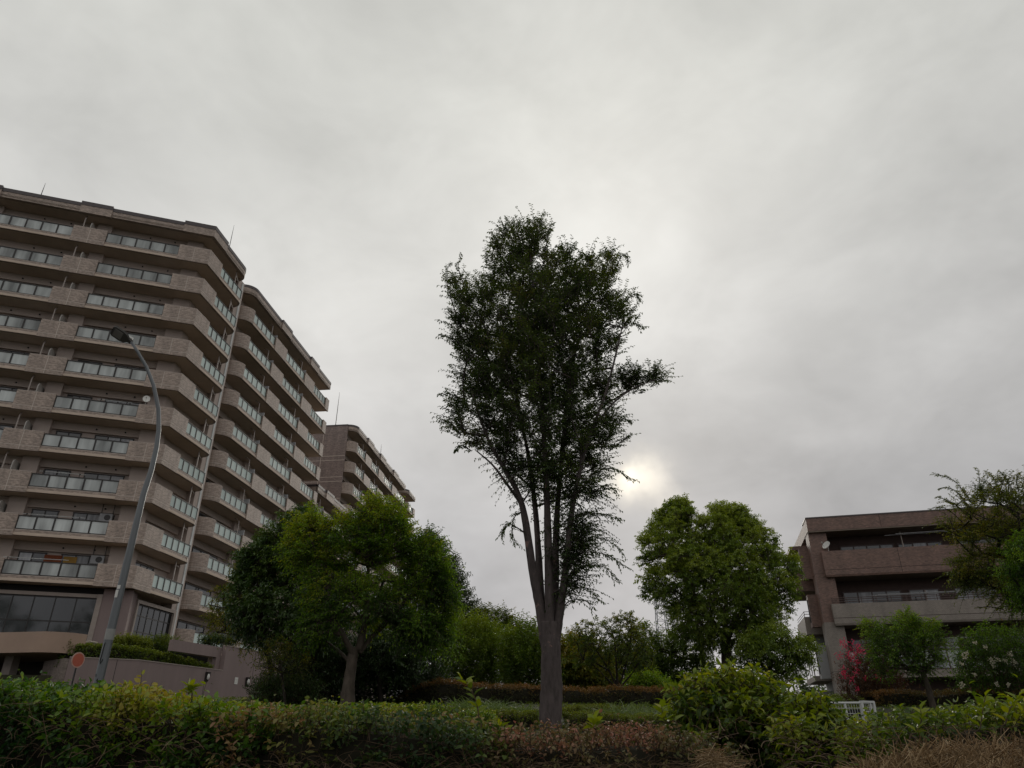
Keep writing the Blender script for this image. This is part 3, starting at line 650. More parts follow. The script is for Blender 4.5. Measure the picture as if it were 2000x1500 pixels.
wall_lamp(5.51, 4.77, 'small oval bulkhead lamp on the mauve wall, left of the white notice')
wall_lamp(9.4, 4.73, 'small oval bulkhead lamp on the mauve wall, right of the white notice')
b = MB(); b.box(FW2, 8.16, 8.46, .004, .03, 4.53, 4.92); b.box(FW2, 8.20, 8.42, .03, .034, 4.78, 4.80, 1); b.box(FW2, 8.20, 8.42, .03, .034, 4.70, 4.715, 1); b.box(FW2, 8.20, 8.36, .03, .034, 4.62, 4.635, 1)
tag(b.build('notice_board', [M['white'], M['part']]), 'small white notice on the mauve wall between two bulkhead lamps', 'notice')

# ================================================================== STREET LAMP
def street_lamp():
    O = (-8.5, 15.8); F = Fr(O, R(62)); g0 = gz(*O)
    t = empty('street_lamp', (O[0], O[1], g0), 'tall grey curved street lamp with a flat head, in front of the brown apartments', 'street lamp'); off = tuple(t.location)
    pts = [(0, g0 - .1), (0, 2.6), (0, 4.8), (.0, 6.6), (.045, 7.2), (.04, 7.75), (0, 8.2), (-.11, 8.72), (-.34, 9.32), (-.6, 9.78), (-.86, 10.12), (-1.06, 10.36)]
    rad = [.098, .092, .080, .066, .060, .056, .052, .048, .044, .040, .037, .034]
    b = MB(); b.tube([F(s, 0, z) for s, z in pts], rad, 16)
    b.tube([(O[0], O[1], g0 - .02), (O[0], O[1], g0 + .03)], .2, 16); b.tube([F(0, -.09, g0 + .75), F(0, -.125, g0 + .75)], .05, 10); mk('pole', b.mesh('pole', M['lamp'], off, True), t)
    # head: flat box tapering to the arm, tilted upwards over the road
    def H(u, v, w):        # u along head from arm outwards, v across, w thickness (downwards negative)
        u, v, w = u * .72, v * .62, w * .7
        d = np.array((-.62, 0.0, .30)); d = d / np.linalg.norm(d); e = np.array((-.30, 0, -.62)) / .689
        s, o, z = -1.06 + d[0] * u + e[0] * w * -1, v, 10.36 + d[2] * u + e[2] * w * -1
        return F(s + v * .22, v * .75, z + v * .55)
    b = MB(); prof = [(-.04, .055), (.10, .08), (.22, .19), (.34, .23), (.66, .225), (.72, .16)]
    for (u0, w0), (u1, w1) in zip(prof[:-1], prof[1:]):
        b.hexa([H(u0, -w0, -.035), H(u1, -w1, -.035), H(u1, w1, -.035), H(u0, w0, -.035), H(u0, -w0, .03), H(u1, -w1, .03), H(u1, w1, .03), H(u0, w0, .03)])
    mk('lamp_head', b.mesh('lamp_head', M['lampd'], off), t)
    b = MB(); b.hexa([H(.34, -.16, -.045), H(.64, -.16, -.045), H(.64, .16, -.045), H(.34, .16, -.045), H(.34, -.16, -.034), H(.64, -.16, -.034), H(.64, .16, -.034), H(.34, .16, -.034)])
    mk('lens', b.mesh('lens', mat_plain('lamp_lens', (.16, .15, .14), .25), off), t)
    b = MB()
    for u0, u1 in ((.02, .18), (.26, .36)): b.hexa([H(u0, .02, .03), H(u1, .02, .03), H(u1, .10, .03), H(u0, .10, .03), H(u0, .03, .10), H(u1, .03, .085), H(u1, .09, .085), H(u0, .09, .10)])
    mk('control_box', b.mesh('control_box', M['white'], off), t)
    # band and stickers
    def wrap(z0, z1, a0, a1, r, m, name):
        b = MB(); n = 24
        for i in range(n):
            A = [a0 + (a1 - a0) * (i + j) / n for j in (0, 1)]
            q = [(O[0] + r * math.sin(a), O[1] - r * math.cos(a)) for a in A]; b.poly([(q[0][0], q[0][1], z0), (q[1][0], q[1][1], z0), (q[1][0], q[1][1], z1), (q[0][0], q[0][1], z1)])
        mk(name, b.mesh(name, m, off, recalc=False), t)
    wrap(3.42, 3.64, -math.pi, math.pi, .093, mat_plain('grey_tape', (.30, .30, .29), .6), 'tape_band')
    wrap(4.28, 4.44, -.9, .1, .0885, M['white'], 'sticker'); wrap(4.46, 4.54, -.6, .3, .0885, M['white'], 'sticker')
    b = MB(); an = -.15
    def q(a, z): return (O[0] + .096 * math.sin(a), O[1] - .096 * math.cos(a), z)
    b.tube([q(-.05, 3.36), q(-.15, 3.3), q(-.2, 3.12), q(-.25, 3.0), q(-.05, 2.95), q(.2, 3.0), q(.25, 3.04)], .008, 5); b.tube([q(.0, 2.62), q(.15, 2.66), q(.25, 2.58), q(.1, 2.52)], .008, 5); b.tube([q(-.5, 2.75), q(-.35, 2.7)], .007, 5)
    mk('painted_mark', b.mesh('painted_mark', M['black'], off), t)
street_lamp()
def round_sign():
    p = W(152, 1289, 30); g0 = gz(p[0], p[1]); t = empty('road_sign', (p[0], p[1], g0), 'round faded red sign on a thin post, left of the street lamp base', 'sign'); off = tuple(t.location)
    b = MB(); b.tube([(p[0] - .02, p[1] + .05, g0 - .1), (p[0] - .02, p[1] + .05, p[2] + .2)], .035, 8); mk('post', b.mesh('post', M['frame'], off), t)
    F = Fr((p[0], p[1]), R(22)); 
    for nm, r, o0, o1, m in (('rim', .29, 0.0, .02, mat_plain('sign_rim', (.45, .28, .23), .5)), ('face', .245, .02, .024, M['red'])):
        b = MB(); n = 28; A = [F(r * math.cos(a), o0, p[2] + r * math.sin(a)) for a in np.linspace(0, 2 * math.pi, n, endpoint=False)]; Bq = [F(r * math.cos(a), o1, p[2] + r * math.sin(a)) for a in np.linspace(0, 2 * math.pi, n, endpoint=False)]
        b.poly(A); b.poly(Bq[::-1])
        for i in range(n): b.poly([A[i], A[(i + 1) % n], Bq[(i + 1) % n], Bq[i]])
        mk(nm, b.mesh(nm, m, off), t)
round_sign()
def dish(c, face_az, el, r, label):
    t = empty('satellite_dish', tuple(c), label, 'satellite dish'); N = Vector((math.sin(face_az) * math.cos(el), math.cos(face_az) * math.cos(el), math.sin(el))); q = N.to_track_quat('Z', 'Y')
    v = []; f = []; rings = 5; seg = 20
    for i in range(rings + 1):
        for k in range(seg):
            a = 2 * math.pi * k / seg; rr = r * i / rings; v.append(q @ Vector((rr * math.cos(a), rr * math.sin(a) * 1.08, .18 * rr * rr / r)))
    for i in range(rings):
        for k in range(seg): a = i * seg + k; b_ = i * seg + (k + 1) % seg; f.append((a, b_, b_ + seg, a + seg))
    me = bpy.data.meshes.new('reflector'); me.from_pydata(v, [], f); me.materials.append(M['white']); ob = mk('reflector', me, t)
    so_ = ob.modifiers.new('s', 'SOLIDIFY'); so_.thickness = .015
    b = MB(); foot = Vector((0, 0, -r * 1.35)); b.tube([q @ Vector((0, 0, -.03)), q @ Vector((0, 0, -.12)), Vector((q @ Vector((0, 0, -.12)))) * 1 + Vector((0, 0, -r * .6)), (q @ Vector((0, 0, -.12))) + Vector((0, 0, -r * 1.4))], .025, 8)
    mk('mount', b.mesh('mount', M['part']), t)
    b = MB(); b.tube([q @ Vector((0, -r * 1.0, .12)), q @ Vector((0, -r * .35, .42))], .012, 6); b.tube([q @ Vector((0, -r * .35, .37)), q @ Vector((0, -r * .35, .47))], .035, 8); mk('feed_arm', b.mesh('feed_arm', M['part']), t)
c = F1(1.95, .05, ZT - 5 * FH + .45); 
dish(c, R(155), R(6), .25, 'white satellite dish clamped to a brown balcony parapet, right of the street lamp')

def left_laundry(k, s0, s1, o, h, label):
    zt = ZT - k * FH; p = F1(s0, o, zt); t = empty('laundry_pole', p, label, 'laundry pole', 'laundry poles on the nearest block')
    b = MB()
    for s in (s0 + .3, s1 - .3): b.tube([F1(s, -.2, zt - .3), F1(s, -.2, zt + h), F1(s, o, zt + h + .02)], .025, 6)
    mk('stand', b.mesh('stand', M['frame'], p), t)
    b = MB(); b.tube([F1(s0, o, zt + h + .05), F1(s1, o, zt + h + .03)], .02, 6); mk('pole', b.mesh('pole', M['metalw'], p), t)
left_laundry(9, 4.2, 7.9, -.4, .12, 'pale laundry pole above the lowest left balcony, in front of the rust-coloured curtain')
left_laundry(8, 3.9, 7.6, -.45, .10, 'pale laundry pole above the second lowest balcony row, left of the street lamp')
left_laundry(7, 4.6, 7.4, -.5, .22, 'pale laundry pole above the third lowest balcony row, left of the street lamp')
left_laundry(5, 2.9, 5.2, -.45, .16, 'pale laundry pole just behind the street lamp, fifth balcony row from the bottom')
# things kept on the balconies: air-conditioner boxes seen through gaps
def ac_unit(k, F, s, label):
    zt = ZT - k * FH; z = zt + .25; p = F(s, -1.6, z); t = empty('air_conditioner', p, label, 'air conditioner', 'air conditioners hung under the balcony ceilings')
    b = MB(); b.box(F, s - .4, s + .4, -1.65, -1.35, z, z + .55, 0); mk('casing', b.mesh('casing', M['bayw'], p), t)
    b = MB(); b.tube([F(s - .1, -1.35, z + .28), F(s - .1, -1.335, z + .28)], .2, 16); mk('fan_grille', b.mesh('fan_grille', M['frame'], p), t)
    b = MB(); b.box(F, s - .38, s - .34, -1.6, -1.55, z + .55, z + 1.25); b.box(F, s + .34, s + .38, -1.6, -1.55, z + .55, z + 1.25); mk('bracket', b.mesh('bracket', M['frame'], p), t)
ac_unit(8, F1, 2.9, 'pale air conditioner in the second lowest balcony, beside the corner parapet')
ac_unit(9, F1, 2.75, 'pale air conditioner in the lowest balcony, right of the curtained windows')

# ================================================================== RIGHT BUILDING
RP = (19.4, 46.08); FR = Fr(RP, R(104))
BR = empty('apartment_building', (RP[0], RP[1], 0), 'low red-brown tiled apartment building with wide balconies at the right edge', 'building')
def right_building():
    off = tuple(BR.location); L = 17.0
    b = MB(); b.box(FR, -.02, L, -1.5, .32, 13.6, 14.42, 0); b.box(FR, -.05, L, -1.5, .35, 14.42, 14.50, 1); b.box(FR, .0, L, -8.5, -1.5, 13.62, 14.40, 0)
    b.box(FR, 4.4, 4.43, .32, .324, 13.62, 14.4, 2)
    b.box(FR, -.0, L, -1.48, .30, 13.52, 13.598, 3)
    b.build('roof', [M['redtile'], M['coping'], M['rjoint'], M['rsoffit']], BR)
    b = MB(); b.box(FR, 0, 1.1, -1.3, 0, 7.95, 13.52, 0); b.box(FR, 0.004, 1.096, -1.3, -.004, 2.2, 7.95, 1)
    for z in (10.9, 5.1): b.box(FR, -.004, 1.104, -1.2, .004, z - .012, z + .012, 2)
    b.build('pillar', [M['redtile'], M['greytile'], M['rjoint']], BR)
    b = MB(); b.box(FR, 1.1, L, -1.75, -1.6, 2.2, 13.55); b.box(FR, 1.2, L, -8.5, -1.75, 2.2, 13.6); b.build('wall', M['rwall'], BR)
    # balconies
    for z0, z1, m, lab in ((10.63, 12.25, 'redtile', 0), (7.70, 8.98, 'greytile', 1)):
        b = MB(); b.box(FR, .55, L, .15, .34, z0 + .12, z1, 0); b.box(FR, .55, .72, -.2, .15, z0 + .12, z1, 0)
        b.hexa([FR(.60, .30, z0), FR(L, .30, z0), FR(L, .0, z0), FR(.60, .0, z0), FR(.55, .34, z0 + .12), FR(L, .34, z0 + .12), FR(L, -.0, z0 + .12), FR(.55, -.0, z0 + .12)], 0)
        b.box(FR, .54, L, .336, .343, z0 + .42, z0 + .45, 1)
        if lab == 0: b.box(FR, 5.0, 5.03, .336, .343, z0 + .1, z1 - .02, 1)
        o = b.build('parapet', [M[m], M['rjoint']], BR)
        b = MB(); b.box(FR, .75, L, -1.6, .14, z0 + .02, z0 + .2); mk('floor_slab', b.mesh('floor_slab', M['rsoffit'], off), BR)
    # rail on the grey balcony
    b = MB()
    for z in (9.1, 9.24, 9.34): b.tube([FR(.62, .24, z), FR(L, .24, z)], .022, 6)
    for s in np.arange(.64, L, .85): b.tube([FR(s, .24, 8.98), FR(s, .24, 9.36)], .022, 6)
    mk('railing', b.mesh('railing', M['rail'], off), BR)
    b = MB(); b.box(FR, 1.1, L, -1.6, .30, 4.70, 4.92, 0); b.box(FR, .9, L, .18, .32, 4.92, 5.1, 1)
    mk('floor_slab', b.mesh('floor_slab', [M['greytile'], M['greytile']], off), BR)
    b = MB()
    for s in np.arange(.95, L, 1.35): b.box(FR, s - .03, s + .03, .2, .28, 5.1, 6.2)
    b.box(FR, .9, L, .2, .28, 6.17, 6.23); b.box(FR, .9, L, .21, .27, 5.12, 5.17)
    for z in (6.4, 6.55): b.tube([FR(.9, .24, z), FR(L, .24, z)], .02, 6)
    ro = mk('railing', b.mesh('railing', M['rail'], off), BR)
    b = MB()
    for s in np.arange(.95, L - 1.3, 1.35): b.box(FR, s + .04, s + 1.31, .23, .245, 5.18, 6.16)
    mk('glass_panel', b.mesh('glass_panel', M['frost'], off), ro)
    # windows; d dark, c curtain
    def win(a, w, pat, z0, z1):
        f = MB(); g = MB(); c = MB(); n = len(pat); wd = w / n
        f.box(FR, a - .05, a + w + .05, -1.6, -1.52, z1, z1 + .07)
        for i in range(n + 1): f.box(FR, a + i * wd - .035, a + i * wd + .035, -1.6, -1.51, z0, z1)
        for i, p in enumerate(pat): (g if p == 'd' else c).box(FR, a + i * wd + .04, a + (i + 1) * wd - .04, -1.6, -1.55, z0, z1)
        o = mk('window', f.mesh('window', M['rail'], off), BR)
        if g.v: mk('pane', g.mesh('pane', M['dglass'], off), o)
        if c.v: mk('curtain', c.mesh('curtain', M['curtain'], off), o)
    for zf in (10.85, 7.9, 5.0):
        hi = zf + 2.0
        if zf > 10: pats = ((2.1, 3.2, 'dddc'), (5.6, 2.6, 'dcd'), (9.2, 2.7, 'cdd'), (12.8, 2.6, 'dcd'))
        elif zf > 7: pats = ((1.7, 3.4, 'dcdd'), (5.6, 1.7, 'dc'), (8.2, 2.4, 'cd'), (11.6, 3.4, 'dccd'))
        else: pats = ((1.6, 2.6, 'dcd'), (5.2, 2.5, 'ddc'), (8.8, 2.6, 'cdd'), (12.6, 2.6, 'ddd'))
        for a, w, p in pats: win(a, w, p, zf + .1, hi)
    # side bay boxes just behind the left edge
    for i, (z0, z1) in enumerate(((10.85, 12.85), (7.85, 9.85), (4.8, 6.75), (2.2, 3.85))):
        m = M['redtile'] if i < 2 else M['bayw']
        b = MB(); b.box(FR, -.55, 0, -1.9, -1.25, z0, z1, 0); b.box(FR, -.57, -.55, -1.75, -1.65, z0 + .3, z1 - .3, 1); b.box(FR, -.57, -.55, -1.5, -1.4, z0 + .3, z1 - .3, 1)
        mk('bay_box', b.mesh('bay_box', [m, M['black']], off), BR)
    # side balconies further back
    for i, (zb, zt_, m) in enumerate(((13.05, 13.3, 'redtile'), (10.3, 11.85, 'redtile'), (7.55, 8.65, 'greytile'), (4.75, 5.05, 'greytile'))):
        x0 = (-.95, -.95, -.8, -.8)[i]
        b = MB(); b.box(FR, x0, 1.2, -2.65, -2.5, zb, zt_, 0); b.box(FR, x0, x0 + .15, -6.6, -2.65, zb, zt_, 0); b.box(FR, x0 + .15, 1.2, -6.6, -2.65, zb, zb + .15, 1)
        mk('balcony', b.mesh('balcony', [M[m], M['rsoffit']], off), BR)
    b = MB()
    for z in (8.82, 8.98): b.tube([FR(-.75, -2.57, z), FR(1.2, -2.57, z)], .02, 5); b.tube([FR(-.75, -2.57, z), FR(-.75, -6.5, z)], .02, 5)
    for s in (-.75, -.2, .35): b.tube([FR(s, -2.57, 8.65), FR(s, -2.57, 9.0)], .02, 5)
    for z in (5.6, 6.1): b.tube([FR(-.75, -2.57, z), FR(1.2, -2.57, z)], .02, 5); b.tube([FR(-.75, -2.57, z), FR(-.75, -6.5, z)], .02, 5)
    for s in (-.75, -.45): b.tube([FR(s, -2.57, 5.05), FR(s, -2.57, 7.5)], .035, 5)
    for o in (-3.6, -4.7, -6.4): b.tube([FR(-.75, o, 5.05), FR(-.75, o, 6.12)], .02, 5)
    mk('side_railing', b.mesh('side_railing', M['rail'], off), BR)
    b = MB(); b.box(FR, -.2, 1.2, -3.4, -3.3, 5.0, 7.5); b.box(FR, .3, 1.2, -6, -3.4, 2.2, 7.5); b.box(FR, -.5, 1.2, -4.4, -3.2, 2.4, 4.2); mk('side_wall', b.mesh('side_wall', M['bayw'], off), BR)
right_building()
c = FR(.95, .30, 12.62); dish(c, R(240), R(30), .27, 'white satellite dish on the left end of the top red-brown balcony')
def laundry(s0, s1, zb, zt_, posts, label):
    p = FR(s0, -.4, zb); t = empty('laundry_pole', p, label, 'laundry pole', 'laundry poles on the right building'); 
    b = MB()
    for s in posts: b.tube([FR(s, -.4, zb), FR(s, -.4, zt_ + .25)], .035, 6); b.tube([FR(s, -.4, zt_), FR(s, .1, zt_)], .02, 5)
    mk('stand', b.mesh('stand', M['podcap'], p), t)
    for i, o in enumerate((.05, -.25)):
        b = MB(); b.tube([FR(s0 + i * -.6, o, zt_ + .02), FR(s1, o, zt_ + .06)], .02, 6); mk('pole', b.mesh('pole', M['bayw'], p), t)
laundry(5.2, 8.9, 10.85, 13.15, (5.6, 8.6), 'pale horizontal laundry poles on posts above the top red-brown balcony')
laundry(3.4, 8.8, 7.9, 9.45, (6.2, 8.8), 'pale laundry poles lying along the rail of the grey balcony')
laundry(5.2, 8.0, 5.0, 6.8, (5.4, 7.8), 'pale laundry poles above the glazed lowest balcony, behind the maple')

# white mesh gate in front of the right building
def gate():
    p = W(1655, 1400, 16); O = (p[0], p[1]); F = Fr(O, R(100)); g0 = gz(*O)
    t = empty('mesh_fence', (O[0], O[1], g0), 'white wire mesh fence bay left of the white gate', 'fence'); off = tuple(t.location)
    zt_ = 2.22
    b = MB()
    for s in (-1.2, -.42, .0): b.box(F, s - .02, s + .02, -.02, .02, g0 - .05, zt_)
    b.tube([F(-1.2, 0, zt_), F(.30, 0, zt_)], .025, 6); mk('post', b.mesh('post', M['metalw'], off), t)
    b = MB()
    for s in np.arange(-1.18, .30, .05): b.tube([F(s, 0, zt_ - .30), F(s, 0, zt_)], .004, 3)
    for z in (zt_ - .1, zt_ - .2, zt_ - .3): b.tube([F(-1.2, 0, z), F(.30, 0, z)], .006, 3)
    mk('wire_mesh', b.mesh('wire_mesh', M['metalw'], off), t)
    p2 = F(.32, 0, 0); t2 = empty('mesh_gate', (p2[0], p2[1], g0), 'small white framed wire gate beside the bronze hedge', 'gate'); off2 = tuple(t2.location); G = Fr((p2[0], p2[1]), R(62))
    b = MB()
    for s, r in ((0, .028), (.26, .018), (.36, .028)): b.box(G, s - r, s + r, -r, r, g0 - .05, zt_ + .03 - s * .03)
    b.box(G, -.02, .38, -.03, .03, zt_ + .0, zt_ + .04); b.box(G, -.02, .28, -.025, .025, g0 + .08, g0 + .13); mk('gate_frame', b.mesh('gate_frame', M['metalw'], off2), t2)
    b = MB()
    for z in np.arange(g0 + .1, zt_, .075): b.box(G, .02, .26, -.004, .004, z - .006, z + .006)
    for s in np.arange(.06, .26, .05): b.tube([G(s, 0, g0 + .1), G(s, 0, zt_)], .003, 3)
    mk('wire_mesh', b.mesh('wire_mesh', M['metalw'], off2), t2)
    b = MB(); b.box(F, -.1, .5, -1.0, -.8, g0, 2.12); tag(b.build('planter_wall', M['black']), 'dark low wall behind the white wire fence', 'wall')
gate()
# lattice tower far away
def tower():
    p = W(1292, 1215, 320); x, y = p[0], p[1]; zt_ = W(1292, 1150, 320)[2]
    t = empty('lattice_tower', (x, y, 3), 'distant grey steel lattice mast top seen beside the round tree', 'tower'); b = MB(); h = 1.7
    for sx, sy in ((-h, -h), (h, -h), (h, h), (-h, h)): b.tube([(x + sx * 1.8, y + sy * 1.8, 3), (x + sx, y + sy, zt_)], .16, 4)
    mk('leg', b.mesh('leg', M['lamp'], (x, y, 3)), t)
    b = MB()
    for z in np.arange(8, zt_, 3.2):
        k = 1.8 - .8 * (z - 3) / (zt_ - 3); q = [(x - h * k, y - h * k), (x + h * k, y - h * k), (x + h * k, y + h * k), (x - h * k, y + h * k)]
        for i in range(4):
            a, c = q[i], q[(i + 1) % 4]; b.tube([(a[0], a[1], z), (c[0], c[1], z)], .09, 4); b.tube([(a[0], a[1], z), (c[0], c[1], min(z + 3.2, zt_))], .07, 4)
    mk('brace', b.mesh('brace', M['lamp'], (x, y, 3)), t)
tower()

# ================================================================== VEGETATION
def fast_mesh(name, V, Fq, mats, tint=None, smooth=False, midx=None):
    """V (n,3); Fq (m,k) uniform faces"""
    me = bpy.data.meshes.new(name); V = np.asarray(V, np.float32); Fq = np.asarray(Fq, np.int32); m, k = Fq.shape
    me.vertices.add(len(V)); me.vertices.foreach_set('co', V.ravel()); me.loops.add(m * k); me.loops.foreach_set('vertex_index', Fq.ravel())
    me.polygons.add(m); me.polygons.foreach_set('loop_start', np.arange(0, m * k, k, dtype=np.int32)); me.polygons.foreach_set('loop_total', np.full(m, k, np.int32))
    for q in (mats if isinstance(mats, (list, tuple)) else [mats]): me.materials.append(q)
    if midx is not None: me.polygons.foreach_set('material_index', np.asarray(midx, np.int32))
    if tint is not None:
        a = me.attributes.new('tint', 'FLOAT', 'FACE'); a.data.foreach_set('value', np.asarray(tint, np.float32))
    me.update(calc_edges=True)
    if smooth: me.polygons.foreach_set('use_smooth', [True] * m)
    return me
def norm(v): return v / np.maximum(np.linalg.norm(v, axis=-1, keepdims=True), 1e-9)
def rsph(n): return norm(rng.normal(size=(n, 3)))
def leaf_geo(P, A, U, L, Wd, tint, hi=False, fold=.12, curl=.15):
    n = len(P); A = norm(A); S = norm(np.cross(A, U)); Nn = np.cross(S, A); L = np.broadcast_to(L, (n,))[:, None]; Wd = np.broadcast_to(Wd, (n,))[:, None]
    if not hi:
        V = np.stack([P, P + A * L * .45 + S * Wd * .5 + Nn * L * fold, P + A * L - Nn * L * curl, P + A * L * .45 - S * Wd * .5 + Nn * L * fold], 1).reshape(-1, 3)
        b = np.arange(n)[:, None] * 4; Fq = np.concatenate([b + np.array([[0, 1, 2]]), b + np.array([[0, 2, 3]])], 1).reshape(-1, 3)
        return V, Fq, np.repeat(tint, 2)
    m1 = P + A * L * .3; m2 = P + A * L * .68 - Nn * L * curl * .4; tip = P + A * L - Nn * L * curl
    up = Nn * L * fold
    V = np.stack([P, m1 + S * Wd * .46 + up, m1, m1 - S * Wd * .46 + up, m2 + S * Wd * .38 + up * .8, m2, m2 - S * Wd * .38 + up * .8, tip], 1).reshape(-1, 3)
    b = np.arange(n)[:, None] * 8
    tri = np.array([[0, 1, 2], [0, 2, 3], [1, 4, 5], [1, 5, 2], [2, 5, 6], [2, 6, 3], [4, 7, 5], [5, 7, 6]])
    Fq = (b[:, :, None] + tri[None]).reshape(-1, 3)
    return V, Fq, np.repeat(tint, 8)
def twig_geo(P, D, L, K, leafL, leafW, tint, droop=.25, leafdroop=.25, spread=.85, hi=False, tvar=.12, flat=0.0, tuft=False):
    """twigs with alternate leaves. returns leaf geometry and stem segments"""
    n = len(P); D = norm(D); L = np.broadcast_to(L, (n,)).astype(float)
    t = (np.arange(K) + .5) / K if not tuft else .55 + .45 * (np.arange(K) + .5) / K
    t = t[None] * np.ones((n, 1)) + rng.uniform(-.4 / K, .4 / K, (n, K)); t = np.clip(t, .04, 1)
    g = np.array([0, 0, -1.0]); Lk = L[:, None, None]
    pos = P[:, None] + D[:, None] * (t[..., None] * Lk) + g * droop * Lk * (t[..., None] ** 2)
    T = norm(D[:, None] + g * 2 * droop * t[..., None])
    up0 = np.array([0, 0, 1.0]) + rng.normal(size=(n, 3)) * (.5 - .4 * flat)
    S = norm(np.cross(D, up0)); ang = (np.arange(K) % 2) * math.pi
    if tuft or flat < .5: ang = np.arange(K) * 2.4
    Bn = norm(np.cross(S, D))
    side = S[:, None] * np.cos(ang)[None, :, None] + Bn[:, None] * np.sin(ang)[None, :, None]
    A = norm(T * .55 + side * spread + g * leafdroop + rng.normal(size=(n, K, 3)) * .22)
    U = np.array([0, 0, 1.0]) + rng.normal(size=(n, K, 3)) * .45
    ll = leafL * rng.uniform(.65, 1.15, (n, K)); lw = leafW * rng.uniform(.75, 1.15, (n, K)) * ll / leafL
    tt = np.clip(tint[:, None] + rng.normal(size=(n, K)) * tvar, 0, 1)
    geo = leaf_geo(pos.reshape(-1, 3), A.reshape(-1, 3), U.reshape(-1, 3), ll.ravel(), lw.ravel(), tt.ravel(), hi)
    mid = P + D * L[:, None] * .5 + g * droop * L[:, None] * .25; end = P + D * L[:, None] + g * droop * L[:, None]
    return geo, (P, mid, end)
def seg_geo(A, B, ra, rb, sides=4):
    """frustums for many segments"""
    n = len(A); d = norm(B - A); ref = np.where(np.abs(d[:, 2:3]) < .9, np.array([[0, 0, 1.0]]), np.array([[1.0, 0, 0]])); u = norm(np.cross(d, ref)); w = np.cross(d, u)
    ang = np.arange(sides) * 2 * math.pi / sides; off = u[:, None] * np.cos(ang)[None, :, None] + w[:, None] * np.sin(ang)[None, :, None]
    ra = np.broadcast_to(ra, (n,))[:, None, None]; rb = np.broadcast_to(rb, (n,))[:, None, None]
    V = np.concatenate([A[:, None] + off * ra, B[:, None] + off * rb], 1).reshape(-1, 3); b = np.arange(n)[:, None, None] * 2 * sides
    q = np.array([[i, (i + 1) % sides, (i + 1) % sides + sides, i + sides] for i in range(sides)])
    return V, (b + q[None]).reshape(-1, 4)
def cat(geos):
    V = []; Fq = []; T = []; b = 0
    for g in geos:
        V.append(g[0]); Fq.append(g[1] + b); b += len(g[0]); T.append(g[2] if len(g) > 2 else np.zeros(len(g[1])))
    return np.concatenate(V), np.concatenate(Fq), np.concatenate(T)

# polygon utilities in photo coordinates
def inpoly(px, py, P):
    P = np.asarray(P, float); ins = np.zeros(len(px), bool); j = len(P) - 1
    for i in range(len(P)):
        xi, yi = P[i]; xj, yj = P[j]
        c = ((yi > py) != (yj > py)) & (px < (xj - xi) * (py - yi) / (yj - yi + 1e-12) + xi); ins ^= c; j = i
    return ins
def edist(px, py, P):
    P = np.asarray(P, float); d = np.full(len(px), 1e9); j = len(P) - 1
    for i in range(len(P)):
        a = P[j]; b = P[i]; ab = b - a; t = np.clip(((px - a[0]) * ab[0] + (py - a[1]) * ab[1]) / (ab @ ab + 1e-9), 0, 1)
        d = np.minimum(d, np.hypot(px - a[0] - t * ab[0], py - a[1] - t * ab[1])); j = i
    return d
def crown_points(poly, Y, n, depth_k=1.3, maxd=3.0, inset=0.0, surf=.5):
    """even points through the volume whose outline is poly at distance Y"""
    P = np.asarray(poly, float); lo = P.min(0); hi = P.max(0); m = n * 14
    px = rng.uniform(lo[0], hi[0], m); py = rng.uniform(lo[1], hi[1], m); k = inpoly(px, py, P); px, py = px[k], py[k]
    e = edist(px, py, P); k = e > inset; px, py, e = px[k], py[k], e[k]
    mpp = Y / 1500.0; dmax = np.minimum(np.sqrt(e / max(e.max(), 1)) * e.max() * mpp * depth_k, maxd)
    u = rng.uniform(-1, 1, len(px)); u = np.sign(u) * np.abs(u) ** surf; dy = u * dmax
    Yp = Y + dy; X = (px - 1000) / FPX; v = (750 - py) / FPX; ry = CP - v * SP; kk = Yp / ry
    pts = np.stack([X * kk, Yp, EYE + (SP + v * CP) * kk], 1)
    # thin out to an even spread
    sel = []; 
    if len(pts) > n:
        c = pts[rng.permutation(len(pts))]; sel = [c[0]]; d = np.linalg.norm(c - c[0], axis=1)
        for _ in range(n - 1):
            w = d * rng.uniform(.55, 1, len(d)); i = int(np.argmax(w)); sel.append(c[i]); d = np.minimum(d, np.linalg.norm(c - c[i], axis=1))
        pts = np.array(sel)
    return pts
